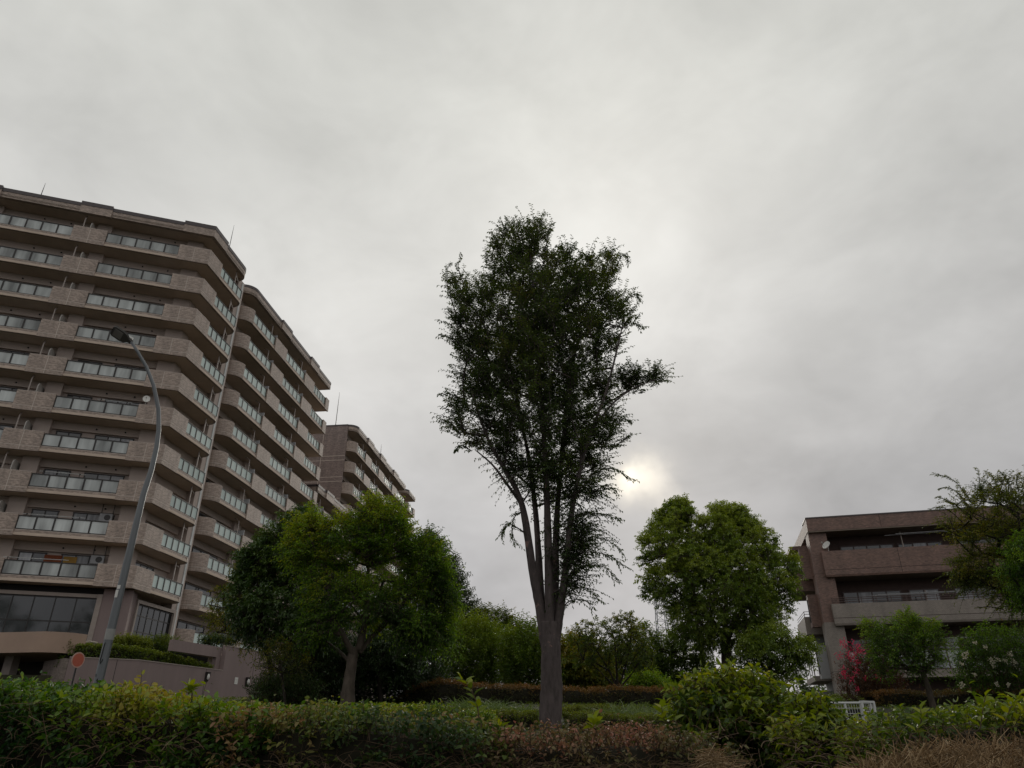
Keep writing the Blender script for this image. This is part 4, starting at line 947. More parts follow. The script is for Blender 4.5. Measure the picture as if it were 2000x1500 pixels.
def skeleton(trunks, targets, r_tip=.012, expo=.5, maxr=None, step=.5, up_pen=1.2):
    """join targets to the trunk polylines; returns segments (A,B,ra,rb)"""
    nodes_ = []; par = []
    for tr in trunks:
        prev = -1
        pts = [np.array(p, float) for p in tr['pts']]
        dense = [pts[0]]
        for a, b in zip(pts[:-1], pts[1:]):
            k = max(1, int(np.linalg.norm(b - a) / step))
            for i in range(1, k + 1): dense.append(a + (b - a) * i / k)
        for i, p in enumerate(dense):
            if i < tr.get('skip', 0): continue
            nodes_.append(p); par.append(prev if prev >= 0 else tr.get('root', -1)); prev = len(nodes_) - 1
        tr['last'] = prev
    fixed = len(nodes_); base = np.array(trunks[0]['pts'][-1], float)
    minz = trunks[0].get('minz', -1e9)
    order = np.argsort(np.min(np.stack([np.linalg.norm(targets - n_, axis=1) for n_ in nodes_[::3]], 0), 0))
    tipidx = []
    NP = np.array(nodes_)
    for i in order:
        t = targets[i]; d = np.linalg.norm(NP - t, axis=1); rise = NP[:, 2] - t[2]
        cost = d + np.maximum(rise + .15, 0) * up_pen + (NP[:, 2] < minz) * 100
        j = int(np.argmin(cost)); p0 = NP[j]; dist = d[j]; k = max(1, int(dist / step)); last = j; new = []
        for q in range(1, k + 1):
            f = q / k; p = p0 + (t - p0) * f; sag = math.sin(f * math.pi) * dist * .10
            p = p + np.array([rng.normal() * .05 * dist * (f < 1), rng.normal() * .05 * dist * (f < 1), -sag])
            nodes_.append(p); par.append(last); last = len(nodes_) - 1; new.append(p)
        NP = np.vstack([NP, np.array(new)]); tipidx.append(last)
    cnt = np.zeros(len(nodes_)); 
    for i in tipidx: cnt[i] += 1
    for i in range(len(nodes_) - 1, -1, -1):
        if par[i] >= 0: cnt[par[i]] += cnt[i]
    r = r_tip * np.maximum(cnt, .6) ** expo
    if maxr: r = np.minimum(r, maxr)
    idx = [i for i in range(len(nodes_)) if par[i] >= 0 and i >= fixed]
    A = NP[[par[i] for i in idx]]; B = NP[idx]; rb = r[idx]; ra = np.minimum(r[[par[i] for i in idx]], rb * 1.5)
    return A, B, ra, rb, r, NP
def tube_obj(name, tubes, mat, parent, sides=12):
    b = MB()
    for pts, rad in tubes: b.tube(pts, rad, sides)
    V = np.array(b.v); c = 0
    for pts, rad in tubes:
        n = len(pts) * sides; P = np.repeat(np.array([tuple(p) for p in pts]), sides, 0); k = np.tile(np.arange(sides) * 2 * math.pi / sides, len(pts)); z = P[:, 2]
        ph = rng.uniform(0, 6.28, 4); w = 1 + .06 * np.sin(3 * k + z * .8 + ph[0]) + .045 * np.sin(5 * k - z * 1.7 + ph[1]) + .05 * np.sin(z * 5 + ph[2]) * np.sin(2 * k + ph[3]) + .03 * rng.normal(size=n)
        V[c:c + n] = P + (V[c:c + n] - P) * w[:, None]; c += n
    b.v = [tuple(v) for v in V]
    off = tuple(root_loc(parent)); return mk(name, b.mesh(name, mat, off, True, recalc=False), parent)
def smooth_path(pts, rad, n=6):
    P = np.array(pts, float); out = []; ro = []
    for i in range(len(P) - 1):
        p0 = P[max(i - 1, 0)]; p1 = P[i]; p2 = P[i + 1]; p3 = P[min(i + 2, len(P) - 1)]
        for t in np.arange(0, 1, 1 / n):
            out.append(.5 * ((2 * p1) + (-p0 + p2) * t + (2 * p0 - 5 * p1 + 4 * p2 - p3) * t * t + (-p0 + 3 * p1 - 3 * p2 + p3) * t ** 3)); ro.append(rad[i] + (rad[i + 1] - rad[i]) * t)
    out.append(P[-1]); ro.append(rad[-1]); return out, ro

def tree(name, label, cat_, group, Y, polys, trunk, ncl, clr, ntw, tw, K, leaf, lmat, bmat, tint=.4, dirup=.5, out=.8, droop=.25, ldroop=.25, tuft=False, flat=0.0, depth_k=1.2, maxd=3.0,
         limbs=(), r_tip=.012, trunk_r=(.15, .1), tipspread=.18, tgrad=.25, surf=.5, extra=None, hi=False, up_pen=1.2, spread=.85, sides=10, crown_name='crown', inset=4, tvar=.12, cvar=.13):
    """trunk: [(px,py,dy)...] bottom to top in photo coords at distance Y+dy"""
    tp = [W(x, y, Y + dy) for x, y, dy in trunk]; base = tp[0].copy(); g = gz(base[0], base[1]); base[2] = min(base[2], g)
    root = empty(name, (base[0], base[1], g), label, cat_, group); off = np.array(root.location)
    if tp[0][2] > g - .05: tp = [np.array((tp[0][0], tp[0][1], g - .15))] + tp; rads = [trunk_r[0] * 1.12] + list(np.linspace(trunk_r[0], trunk_r[1], len(tp) - 1))
    else: rads = list(np.linspace(trunk_r[0], trunk_r[1], len(tp)))
    tr = [dict(pts=tp)]; tubes = [smooth_path(tp, rads)]
    for lb in limbs:
        lp = [W(x, y, Y + dy) for x, y, dy in lb[0]]; tr.append(dict(pts=lp)); tubes.append(smooth_path(lp, list(np.linspace(lb[1], lb[2], len(lp)))))
    pts = []
    tot = sum(w for _, w in polys)
    for po, w in polys: pts.append(crown_points(po, Y, max(3, int(ncl * w / tot)), depth_k, maxd, inset, surf))
    C = np.concatenate(pts)
    tr[0]['minz'] = g + (tp[-1][2] - g) * .55 if not limbs else g
    A, B, ra, rb, _, _ = skeleton(tr, C, r_tip, maxr=trunk_r[1] * .7, up_pen=up_pen)
    V, Fq = seg_geo(A, B, ra, rb, 5)
    bo = tube_obj('trunk', tubes, M[bmat], root, sides)
    mk('branches', fast_mesh('branches', V - off, Fq, M[bmat], smooth=True), root)
    # twigs
    cen = C.mean(0); cen[2] -= (C[:, 2].max() - C[:, 2].min()) * .25
    ci = np.repeat(np.arange(len(C)), np.maximum(3, (ntw * rng.uniform(.35, 1.65, len(C))).astype(int))); n = len(ci)
    rd = rsph(n); outv = norm(C[ci] - cen)
    D = norm(rd + outv * out + np.array([0, 0, dirup]))
    P = C[ci] + rsph(n) * clr * rng.uniform(0, 1, (n, 1)) ** .5 * tipspread / .18 * .5
    ctint = tint + rng.normal(size=len(C)) * cvar + tgrad * ((C[:, 2] - C[:, 2].min()) / max(1e-3, C[:, 2].max() - C[:, 2].min()) - .5)  # crown highlights at the top and dark below are put into leaf tint
    tt = ctint[ci] + rng.normal(size=n) * .07
    L = tw * rng.uniform(.6, 1.25, n)
    geo, st = twig_geo(P, D, L, K, leaf[0], leaf[1], tt, droop, ldroop, spread, hi, tvar, flat, tuft)
    geos = [geo]; segs = [seg_geo(st[0], st[1], .006, .004, 3), seg_geo(st[1], st[2], .004, .002, 3)]
    for ex in (extra or ()):      # long sprays: photo points + depth shift
        path = [W(x, y, Y + ex[1]) for x, y in ex[0]]; sp, _ = smooth_path(path, [0] * len(path), 8); sp = np.array(sp); nn = int(ex[2] * 1.5)
        i = np.clip((np.linspace(.05, .97, nn) * (len(sp) - 2)).astype(int), 0, len(sp) - 2); Pp = sp[i]; Tt = norm(sp[i + 1] - sp[i])
        Dd = norm(Tt * .8 + rsph(nn) * .45 + np.array([0, 0, .1])); Lx = ex[3] * rng.uniform(.5, 1.2, nn) * np.linspace(1, .75, nn)
        g2, s2 = twig_geo(Pp, Dd, Lx, max(4, K // 2 + 1), leaf[0], leaf[1], np.full(nn, tint), .2, ldroop, spread, hi, tvar, flat)
        geos.append(g2); segs += [seg_geo(s2[0], s2[1], .005, .003, 3), seg_geo(s2[1], s2[2], .003, .002, 3), seg_geo(sp[:-1], sp[1:], np.linspace(.016, .004, len(sp) - 1), np.linspace(.015, .003, len(sp) - 1), 4)]
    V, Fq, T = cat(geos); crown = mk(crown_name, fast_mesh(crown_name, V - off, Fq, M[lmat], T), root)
    V, Fq, _ = cat(segs); mk('twigs', fast_mesh('twigs', V - off, Fq, M[bmat]), root)
    return root, C

# ------------------------------------------------ the tall zelkova
zpoly = [(892, 575), (930, 560), (955, 545), (985, 520), (1040, 500), (1085, 478), (1115, 480), (1135, 508), (1160, 500), (1178, 488), (1200, 492), (1212, 520), (1195, 548), (1205, 575), (1235, 580), (1240, 612), (1248, 640), (1225, 665), (1200, 690), (1178, 715), (1195, 745), (1195, 790), (1205, 830), (1195, 880), (1172, 920),
         (1178, 960), (1150, 985), (1110, 992), (1065, 992), (1035, 970), (1000, 940), (970, 905), (925, 872), (890, 848), (874, 818), (893, 790), (885, 755), (896, 720), (882, 670), (888, 620)]
zsp = [(940, 545), (950, 490), (975, 450), (1000, 440), (1035, 430), (1070, 432), (1085, 460), (1060, 500), (1000, 520)]
ztop_l = [(872, 530), (895, 505), (905, 560), (925, 600), (890, 600)]
zr = [(1195, 725), (1235, 718), (1262, 722), (1298, 735), (1285, 752), (1245, 770), (1215, 778)]
tree('zelkova_tree', 'tall dark vase-shaped tree with several upright limbs, standing alone in the middle', 'tree', None, 15.5,
     [(zpoly, 1.0), (zsp, .05), (ztop_l, .010), (zr, .022), ([(1085, 1000), (1150, 1000), (1165, 1030), (1145, 1090), (1135, 1160), (1108, 1195), (1092, 1120)], .05)], [(1075, 1428, 0), (1075, 1380, 0), (1076, 1330, 0), (1075, 1275, 0), (1074, 1245, 0), (1074, 1215, 0)],
     400, .44, 27, .62, 13, (.078, .034), 'l_zel', 'bark_z', tint=.34, dirup=1.1, out=.6, droop=.32, ldroop=.35, flat=.8, depth_k=1.0, maxd=2.4, trunk_r=(.225, .185), r_tip=.009, tgrad=.28, surf=.7, sides=18, up_pen=2.5, inset=10,
     limbs=[([(1066, 1262, 0), (1055, 1190, 0), (1040, 1110, -.1), (1025, 1010, -.2), (1010, 960, -.3), (985, 915, -.4), (950, 850, -.5), (920, 760, -.6)], .115, .02),
            ([(1068, 1255, .1), (1058, 1180, .2), (1052, 1080, .3), (1045, 990, .4), (1030, 880, .7), (1005, 760, .9), (980, 620, 1.0)], .10, .018),
            ([(1074, 1240, -.05), (1073, 1160, -.1), (1070, 1040, -.2), (1066, 920, -.3), (1056, 760, -.3), (1045, 600, -.2), (1035, 490, -.1)], .11, .015),
            ([(1078, 1245, .05), (1084, 1140, .1), (1087, 1020, .3), (1098, 880, .5), (1112, 740, .7), (1132, 600, .8)], .10, .016),
            ([(1083, 1262, 0), (1092, 1210, -.05), (1104, 1120, -.15), (1112, 1040, -.3), (1122, 970, -.4), (1145, 870, -.6), (1185, 760, -.7), (1215, 640, -.7)], .10, .015),
            ([(1018, 985, -.2), (990, 945, -.6), (962, 908, -.9), (930, 880, -1.1)], .035, .012),
            ([(1150, 850, -.6), (1195, 790, -.5), (1240, 757, -.4), (1280, 742, -.3)], .03, .008)],
     extra=[([(1100, 1035), (1140, 1005), (1180, 1005), (1208, 1015)], -.4, 16, .30), ([(1100, 1080), (1140, 1050), (1185, 1055), (1212, 1075)], -.3, 16, .32), ([(1102, 1110), (1140, 1080), (1190, 1085), (1216, 1105)], -.1, 18, .32),
            ([(1098, 1140), (1130, 1110), (1175, 1105), (1208, 1135)], .2, 18, .30), ([(1092, 1180), (1120, 1150), (1150, 1150), (1170, 1175)], -.2, 14, .26), ([(1096, 1200), (1110, 1175), (1140, 1172), (1158, 1188)], 0, 10, .2),
            ([(1150, 930), (1185, 915), (1212, 922), (1238, 938)], -.5, 10, .2), ([(1150, 970), (1180, 950), (1205, 960)], -.3, 10, .25), ([(1030, 1045), (1000, 1025), (985, 1030), (978, 1050)], -.2, 10, .2), ([(1020, 1000), (1005, 1010), (1000, 1040), (1012, 1065)], -.2, 10, .22),
            ([(1020, 560), (1035, 480), (1045, 440), (1062, 416)], .2, 12, .3), ([(960, 560), (975, 490), (985, 450), (990, 428)], .3, 12, .28), ([(1060, 520), (1070, 460), (1078, 436)], 0, 10, .25), ([(900, 640), (880, 580), (872, 540), (880, 510)], -.3, 12, .22), ([(920, 600), (900, 540), (895, 515), (903, 497)], -.2, 10, .2),
            ([(905, 690), (880, 660), (862, 655)], -.2, 8, .15), ([(905, 780), (880, 770), (858, 770)], -.2, 8, .15), ([(900, 850), (880, 825), (865, 822)], -.4, 8, .18), ([(920, 880), (900, 870), (890, 880)], -.3, 8, .15),
            ([(1195, 640), (1230, 630), (1256, 640)], -.3, 14, .26), ([(1195, 540), (1215, 500), (1228, 508)], -.2, 12, .25), ([(1210, 600), (1238, 575), (1248, 582)], -.2, 12, .22), ([(1190, 850), (1215, 820), (1228, 822)], -.3, 10, .2), ([(1190, 880), (1215, 862), (1232, 850)], -.3, 10, .15)])

# ------------------------------------------------ left group
tree('evergreen_tree', 'dark glossy round evergreen left of the bright green tree with the forked trunk', 'tree', None, 21.5,
     [([(470, 1130), (480, 1090), (520, 1055), (560, 1015), (595, 1002), (620, 1030), (625, 1080), (600, 1110), (540, 1130), (500, 1150)], .5), ([(455, 1165), (480, 1140), (540, 1135), (600, 1120), (640, 1130), (660, 1190), (640, 1240), (590, 1262), (540, 1250), (500, 1235), (462, 1205)], .5)],
     [(615, 1375, .5), (612, 1300, .4), (608, 1240, .2), (600, 1180, 0)], 170, .5, 24, .40, 8, (.13, .048), 'l_dark', 'bark_d', tint=.62, cvar=.2, dirup=.3, out=.9, droop=.2, ldroop=.35, tuft=True, maxd=2.2, trunk_r=(.13, .09), tgrad=.15)
tree('broadleaf_tree', 'bright green spreading tree with a forked grey trunk, tallest tree of the left group', 'tree', None, 19,
     [([(560, 1075), (572, 1030), (600, 1003), (625, 1010), (640, 1050), (625, 1100), (590, 1120)], .14), ([(625, 1035), (650, 1010), (685, 1012), (705, 1045), (700, 1110), (660, 1120), (620, 1100)], .12), ([(690, 1040), (702, 1005), (722, 980), (745, 990), (768, 985), (785, 1005), (800, 1045), (790, 1090), (740, 1110), (700, 1090)], .26),
      ([(790, 1060), (830, 1050), (862, 1078), (868, 1130), (886, 1160), (882, 1200), (840, 1190), (800, 1150), (785, 1100)], .22), ([(600, 1130), (640, 1110), (700, 1120), (780, 1130), (800, 1180), (760, 1220), (700, 1210), (640, 1230), (610, 1190)], .26), ([(760, 1200), (840, 1200), (872, 1215), (872, 1258), (820, 1268), (780, 1245)], .12), ([(590, 1200), (640, 1195), (670, 1215), (660, 1250), (620, 1262), (595, 1240)], .05)],
     [(679, 1372, 0), (682, 1335, 0), (688, 1295, 0), (692, 1265, 0)], 270, .55, 32, .42, 9, (.088, .034), 'l_green', 'bark_m', tint=.44, cvar=.22, dirup=.5, out=.7, droop=.3, ldroop=.45, maxd=2.6, trunk_r=(.17, .11), tgrad=.55, flat=.6,
     limbs=[([(695, 1285, 0), (670, 1240, -.2), (650, 1200, -.3), (640, 1150, -.4)], .085, .03), ([(700, 1270, 0), (712, 1220, 0), (718, 1150, .1), (720, 1060, .2)], .095, .03), ([(702, 1275, 0), (735, 1235, .3), (780, 1190, .5), (820, 1150, .6)], .07, .02), ([(690, 1300, 0), (660, 1270, .4), (620, 1240, .6)], .05, .02)], surf=.6)
tree('deciduous_tree', 'thin olive-green tree with loose outstretched branches over the mauve wall', 'tree', None, 24,
     [([(400, 1180), (440, 1150), (470, 1090), (500, 1070), (520, 1120), (520, 1200), (510, 1262), (470, 1262), (440, 1240), (410, 1220)], 1), ([(470, 1100), (480, 1070), (500, 1075), (500, 1110)], .1)],
     [(535, 1370, 0), (530, 1310, 0), (520, 1260, 0), (500, 1220, 0)], 60, .45, 13, .5, 9, (.085, .036), 'l_maple', 'bark_d', tint=.72, dirup=.15, out=.6, droop=.3, ldroop=.3, flat=.9, maxd=1.8, trunk_r=(.09, .05),
     limbs=[([(515, 1250, 0), (480, 1215, -.3), (440, 1190, -.4), (405, 1180, -.5)], .035, .01), ([(525, 1290, 0), (500, 1250, -.3), (460, 1240, -.3), (425, 1235, -.3)], .03, .01)], tgrad=.1)
tree('sapling', 'thin sparse sapling in front of the mauve wall end, left of the forked grey trunk', 'sapling', None, 20,
     [([(505, 1290), (520, 1260), (545, 1250), (575, 1262), (600, 1280), (605, 1310), (570, 1322), (520, 1322)], 1)],
     [(556, 1368, 0), (552, 1330, 0), (548, 1300, 0), (545, 1275, 0)], 46, .3, 8, .3, 7, (.06, .026), 'l_maple', 'bark_d', tint=.6, dirup=.4, out=.5, flat=.8, maxd=1.2, trunk_r=(.035, .02), r_tip=.006)
tree('conifer_tree', 'tall dark grey-green conifer behind the right edge of the bright green tree', 'tree', None, 40,
     [([(815, 1060), (838, 1042), (862, 1055), (880, 1090), (900, 1130), (918, 1175), (920, 1215), (900, 1250), (820, 1260), (790, 1200), (795, 1100)], 1)],
     [(850, 1330, 0), (850, 1260, 0), (848, 1180, 0), (845, 1100, 0)], 210, .8, 13, .7, 10, (.17, .07), 'l_far', 'bark_d', tint=.40, dirup=.5, out=.6, droop=.15, maxd=4, trunk_r=(.25, .15), tgrad=.2)
for i, (x, y0, Yd, r, lab) in enumerate(((741, 1262, 23, .075, 'slender dark-trunked tree in the shade right of the forked grey trunk'), (790, 1268, 24, .06, 'slender dark-trunked tree in the deep shade beside the bronze hedge end'))):
    tree('understorey_tree', lab, 'tree', 'slender shaded trees', Yd, [([(x - 85, y0 + 40), (x - 80, y0 - 30), (x - 20, y0 - 60), (x + 60, y0 - 50), (x + 85, y0), (x + 80, y0 + 55), (x + 20, y0 + 75), (x - 40, y0 + 70)], 1)],
         [(x + 2, 1372, 0), (x, 1330, 0), (x - 4, 1290, 0), (x - 2, y0 - 20, 0)], 90, .45, 14, .42, 8, (.10, .045), 'l_dark', 'bark_d', tint=.42, maxd=1.6, trunk_r=(r, r * .7), r_tip=.007)

def shrub(name, label, cat_, group, Y, poly, ncl, ntw, tw, K, leaf, lmat, tint, bx=None, stems=5, clr=.3, maxd=1.5, depth_k=1.2, hi=False, tuft=False, flat=0., dirup=.6, out=.7, extra=None, ldroop=.2, droop=.15, cvar=.1, tgrad=.3, stem_r=.018, surf=.6, inset=4, tvar=.12, spread=.85):
    P = np.array(poly, float); x0 = bx if bx is not None else P[:, 0].mean(); yb = P[:, 1].max()
    base = W(x0, yb, Y); g = gz(base[0], base[1]); root = empty(name, (base[0], base[1], g), label, cat_, group); off = np.array(root.location)
    C = crown_points(poly, Y, ncl, depth_k, maxd, inset, surf)
    wid = (C[:, 0].max() - C[:, 0].min()); tr = []
    for s in range(stems):
        f = (s + .5) / stems - .5; b = np.array((base[0], base[1], g - .05)); top = np.array((base[0] + f * wid * .8, Y + rng.uniform(-.3, .3), C[:, 2].min() + (C[:, 2].max() - C[:, 2].min()) * .5))
        tr.append(dict(pts=[b, (b + top) / 2 + np.array([f * .1, 0, .05]), top]))
    A, B, ra, rb, _, _ = skeleton(tr, C, .004 if Y < 8 else .006, maxr=stem_r * .8, step=.3, up_pen=1.5)
    G = [seg_geo(A, B, ra, rb, 4)]
    for t in tr: p = np.array(t['pts']); G.append(seg_geo(p[:-1], p[1:], stem_r, stem_r * .8, 6))
    V, Fq, _ = cat(G); mk('branches', fast_mesh('branches', V - off, Fq, M['twig'], smooth=True), root)
    n = len(C) * ntw; ci = np.repeat(np.arange(len(C)), ntw); cen = C.mean(0); cen[2] = C[:, 2].min()
    D = norm(rsph(n) + norm(C[ci] - cen) * out + np.array([0, 0, dirup])); Pp = C[ci] + rsph(n) * clr * rng.uniform(0, 1, (n, 1)) ** .5
    zr_ = (C[:, 2] - C[:, 2].min()) / max(1e-3, np.ptp(C[:, 2])); ct = tint + rng.normal(size=len(C)) * cvar + tgrad * (zr_ - .5)  # lighter top and darker foot put into the leaf tint, as in tree crowns
    geo, st = twig_geo(Pp, D, tw * rng.uniform(.6, 1.25, n), K, leaf[0], leaf[1], ct[ci] + rng.normal(size=n) * .07, droop, ldroop, spread, hi, tvar, flat, tuft)
    geos = [geo]; segs = [seg_geo(st[0], st[1], .004, .003, 3), seg_geo(st[1], st[2], .003, .002, 3)]
    for ex in (extra or ()):
        path = [W(x, y, Y + ex[1]) for x, y in ex[0]]; sp = np.array(smooth_path(path, [0] * len(path), 6)[0]); nn = ex[2]
        i = np.clip((np.linspace(.15, 1, nn) * (len(sp) - 2)).astype(int), 0, len(sp) - 2); Dd = norm(norm(sp[i + 1] - sp[i]) * .7 + rsph(nn) * .6)
        g2, s2 = twig_geo(sp[i], Dd, ex[3] * rng.uniform(.6, 1.2, nn), 4, leaf[0], leaf[1], np.full(nn, tint + .2), .1, ldroop, spread, hi, tvar, flat)
        geos.append(g2); segs.append(seg_geo(sp[:-1], sp[1:], .004, .003, 4))
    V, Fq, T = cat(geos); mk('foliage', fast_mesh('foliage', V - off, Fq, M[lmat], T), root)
    V, Fq, _ = cat(segs); mk('twigs', fast_mesh('twigs', V - off, Fq, M['twig']), root)
    return root, C

# dark undergrowth below the left trees
shrub('undergrowth_shrub', 'low dark shrub at the foot of the mauve wall end, under the sapling', 'shrub', None, 21, [(495, 1372), (500, 1345), (525, 1330), (570, 1332), (610, 1345), (625, 1375)], 70, 14, .3, 7, (.07, .035), 'l_dark', .5, maxd=.8)
shrub('undergrowth_shrub', 'broad dark shrub in the shade behind the forked grey trunk', 'shrub', None, 25, [(560, 1378), (555, 1290), (600, 1255), (680, 1262), (760, 1280), (830, 1290), (850, 1330), (850, 1380)], 200, 14, .45, 8, (.12, .06), 'l_dark', .22, maxd=1.4, clr=.45, tgrad=.1)
shrub('camellia_shrub', 'dark leafy shrub between the sapling and the forked grey trunk', 'shrub', None, 22.5, [(575, 1372), (570, 1280), (600, 1235), (640, 1240), (668, 1290), (665, 1372)], 110, 14, .35, 8, (.09, .045), 'l_dark', .38, maxd=1.2, clr=.4)
# ------------------------------------------------ centre background
shrub('cypress_shrub', 'broad bright yellow-green cypress shrub directly right of the left tree group', 'shrub', 'golden cypress shrubs', 32, [(855, 1345), (860, 1260), (880, 1228), (915, 1215), (950, 1222), (975, 1240), (1000, 1270), (1005, 1345)], 170, 16, .55, 9, (.14, .045), 'l_cyp', .68, clr=.5, maxd=2.2, tgrad=.5, dirup=1.3)
shrub('cypress_shrub', 'upright feathery cypress shrub just left of the tall middle tree trunk', 'shrub', 'golden cypress shrubs', 30, [(985, 1345), (985, 1265), (1005, 1235), (1030, 1228), (1052, 1245), (1075, 1270), (1080, 1345)], 110, 16, .55, 9, (.14, .045), 'l_cyp', .58, clr=.45, maxd=1.8, tgrad=.4, dirup=1.6)
tree('pine_tree', 'small flat-topped tree peeking over the cypress shrub left of the tall middle tree', 'tree', None, 46, [([(925, 1215), (920, 1190), (945, 1188), (965, 1200), (985, 1198), (1008, 1212), (1010, 1235), (960, 1245), (925, 1240)], 1)],
     [(960, 1340, 0), (960, 1290, 0), (958, 1250, 0), (955, 1225, 0)], 60, .8, 12, .7, 8, (.18, .07), 'l_maple', 'bark_d', tint=.45, maxd=2.5, trunk_r=(.15, .1), flat=.9, dirup=.3)
shrub('broadleaf_shrub', 'rounded olive bush just right of the tall middle tree trunk', 'shrub', None, 33, [(1085, 1345), (1088, 1272), (1105, 1252), (1130, 1252), (1160, 1272), (1190, 1300), (1200, 1345)], 130, 15, .5, 8, (.15, .07), 'l_maple', .8, clr=.5, maxd=2, tgrad=.4)
shrub('broadleaf_shrub', 'dark green bush behind the multi-stemmed maple, centre right', 'shrub', None, 36, [(1150, 1345), (1160, 1285), (1200, 1265), (1260, 1270), (1300, 1300), (1320, 1345)], 110, 14, .5, 8, (.15, .07), 'l_dark', .5, clr=.5, maxd=2)
tree('maple_tree', 'small multi-stemmed tree with lumpy foliage between the tall middle tree and the round tree', 'tree', None, 25,
     [([(1115, 1250), (1135, 1218), (1165, 1212), (1180, 1225), (1205, 1205), (1235, 1200), (1245, 1222), (1262, 1250), (1270, 1290), (1240, 1310), (1200, 1300), (1160, 1300), (1125, 1290)], 1)],
     [(1206, 1352, 0), (1206, 1340, 0), (1205, 1328, 0)], 85, .33, 12, .32, 8, (.085, .045), 'l_maple', 'bark_d', tint=.5, maxd=1.6, trunk_r=(.09, .07), r_tip=.008, tuft=True,
     limbs=[([(1204, 1345, 0), (1190, 1310, 0), (1165, 1270, 0), (1145, 1240, 0)], .035, .015), ([(1206, 1345, 0), (1204, 1300, .1), (1200, 1250, .1), (1192, 1225, .1)], .04, .015), ([(1208, 1345, 0), (1222, 1300, -.1), (1232, 1250, -.1), (1238, 1222, 0)], .035, .012), ([(1205, 1345, 0), (1180, 1320, -.2), (1150, 1290, -.2)], .03, .012), ([(1209, 1345, 0), (1238, 1310, .2), (1256, 1270, .2)], .03, .012)])
tree('broadleaf_tree', 'dark ragged tree directly left of and below the big round tree', 'tree', None, 36,
     [([(1240, 1345), (1238, 1260), (1248, 1225), (1262, 1222), (1285, 1232), (1310, 1240), (1340, 1235), (1375, 1250), (1385, 1300), (1370, 1340), (1300, 1350)], 1)],
     [(1378, 1345, 1), (1375, 1310, 1), (1370, 1270, 1), (1365, 1230, .5)], 150, .5, 13, .5, 8, (.13, .06), 'l_camph', 'bark_d', tint=.5, maxd=2.5, trunk_r=(.12, .08), tgrad=.3, surf=.9)
tree('camphor_tree', 'big round light-green tree right of centre, its crown standing clear against the sky', 'tree', None, 34,
     [([(1258, 1060), (1275, 1030), (1290, 1005), (1315, 985), (1345, 985), (1355, 1008), (1365, 1018), (1382, 1014), (1388, 1000), (1405, 988), (1425, 1000), (1445, 1000), (1468, 1020), (1490, 1035), (1510, 1060), (1515, 1085), (1545, 1090), (1552, 1120), (1545, 1160), (1530, 1185), (1520, 1215), (1500, 1250), (1440, 1262), (1390, 1265), (1340, 1250), (1312, 1195), (1280, 1170), (1262, 1145), (1262, 1110)], 1), ([(1280, 1040), (1300, 990), (1330, 982), (1350, 1000), (1345, 1040)], .06), ([(1395, 1030), (1405, 990), (1440, 998), (1470, 1020), (1480, 1060)], .06)],
     [(1420, 1342, 0), (1420, 1310, 0), (1419, 1275, 0), (1416, 1235, 0)], 380, .60, 36, .52, 9, (.130, .060), 'l_camph', 'bark_m', tint=.72, cvar=.2, dirup=.5, out=.8, maxd=4.2, trunk_r=(.27, .20), tgrad=.45, tuft=True, ldroop=.35, r_tip=.014, surf=.65,
     limbs=[([(1418, 1255, 0), (1390, 1210, -.6), (1350, 1150, -1), (1320, 1080, -1)], .13, .04), ([(1417, 1245, 0), (1418, 1180, .3), (1415, 1110, .5), (1410, 1040, .5)], .14, .04), ([(1419, 1255, 0), (1445, 1200, .3), (1475, 1140, .4), (1495, 1090, .4)], .12, .04)])
tree('broadleaf_tree', 'low spreading dark tree between the big round tree and the right building', 'tree', None, 31,
     [([(1440, 1290), (1450, 1250), (1490, 1235), (1520, 1225), (1550, 1240), (1575, 1250), (1592, 1260), (1585, 1285), (1560, 1310), (1540, 1325), (1500, 1320), (1470, 1318)], 1)],
     [(1500, 1350, 0), (1502, 1335, 0), (1505, 1300, 0), (1508, 1275, 0)], 110, .45, 15, .45, 8, (.12, .055), 'l_camph', 'bark_d', tint=.6, maxd=2.2, trunk_r=(.10, .07), tgrad=.4)
shrub('broadleaf_shrub', 'light yellow-green bush behind the bronze hedge, below the small multi-stemmed tree', 'shrub', None, 27, [(1225, 1345), (1235, 1328), (1262, 1322), (1290, 1330), (1305, 1348)], 34, 12, .35, 7, (.10, .05), 'l_green', .6, clr=.3, maxd=1)
# far woods along the horizon
def far_wood():
    geos = []; n = 900; x = rng.uniform(-230, 260, n); y = rng.uniform(150, 230, n); h = gz(0, 200) + rng.uniform(2, 9.5, n) * (1 + .25 * np.sin(x * .06)); C = np.stack([x, y, h], 1)
    nt = 26; ci = np.repeat(np.arange(n), nt); D = norm(rsph(n * nt) + np.array([0, 0, .5])); P = C[ci] + rsph(n * nt) * np.array([2.8, 2.8, 2.0]) * rng.uniform(.3, 1, (n * nt, 1))
    geo, st = twig_geo(P, D, 1.6, 5, .95, .55, np.clip(.4 + rng.normal(size=n)[ci] * .15, 0, 1), .1, .1, .9)
    tag(mk('far_wood', fast_mesh('far_wood', geo[0], geo[1], M['l_far'], geo[2])), kind='stuff')
far_wood()
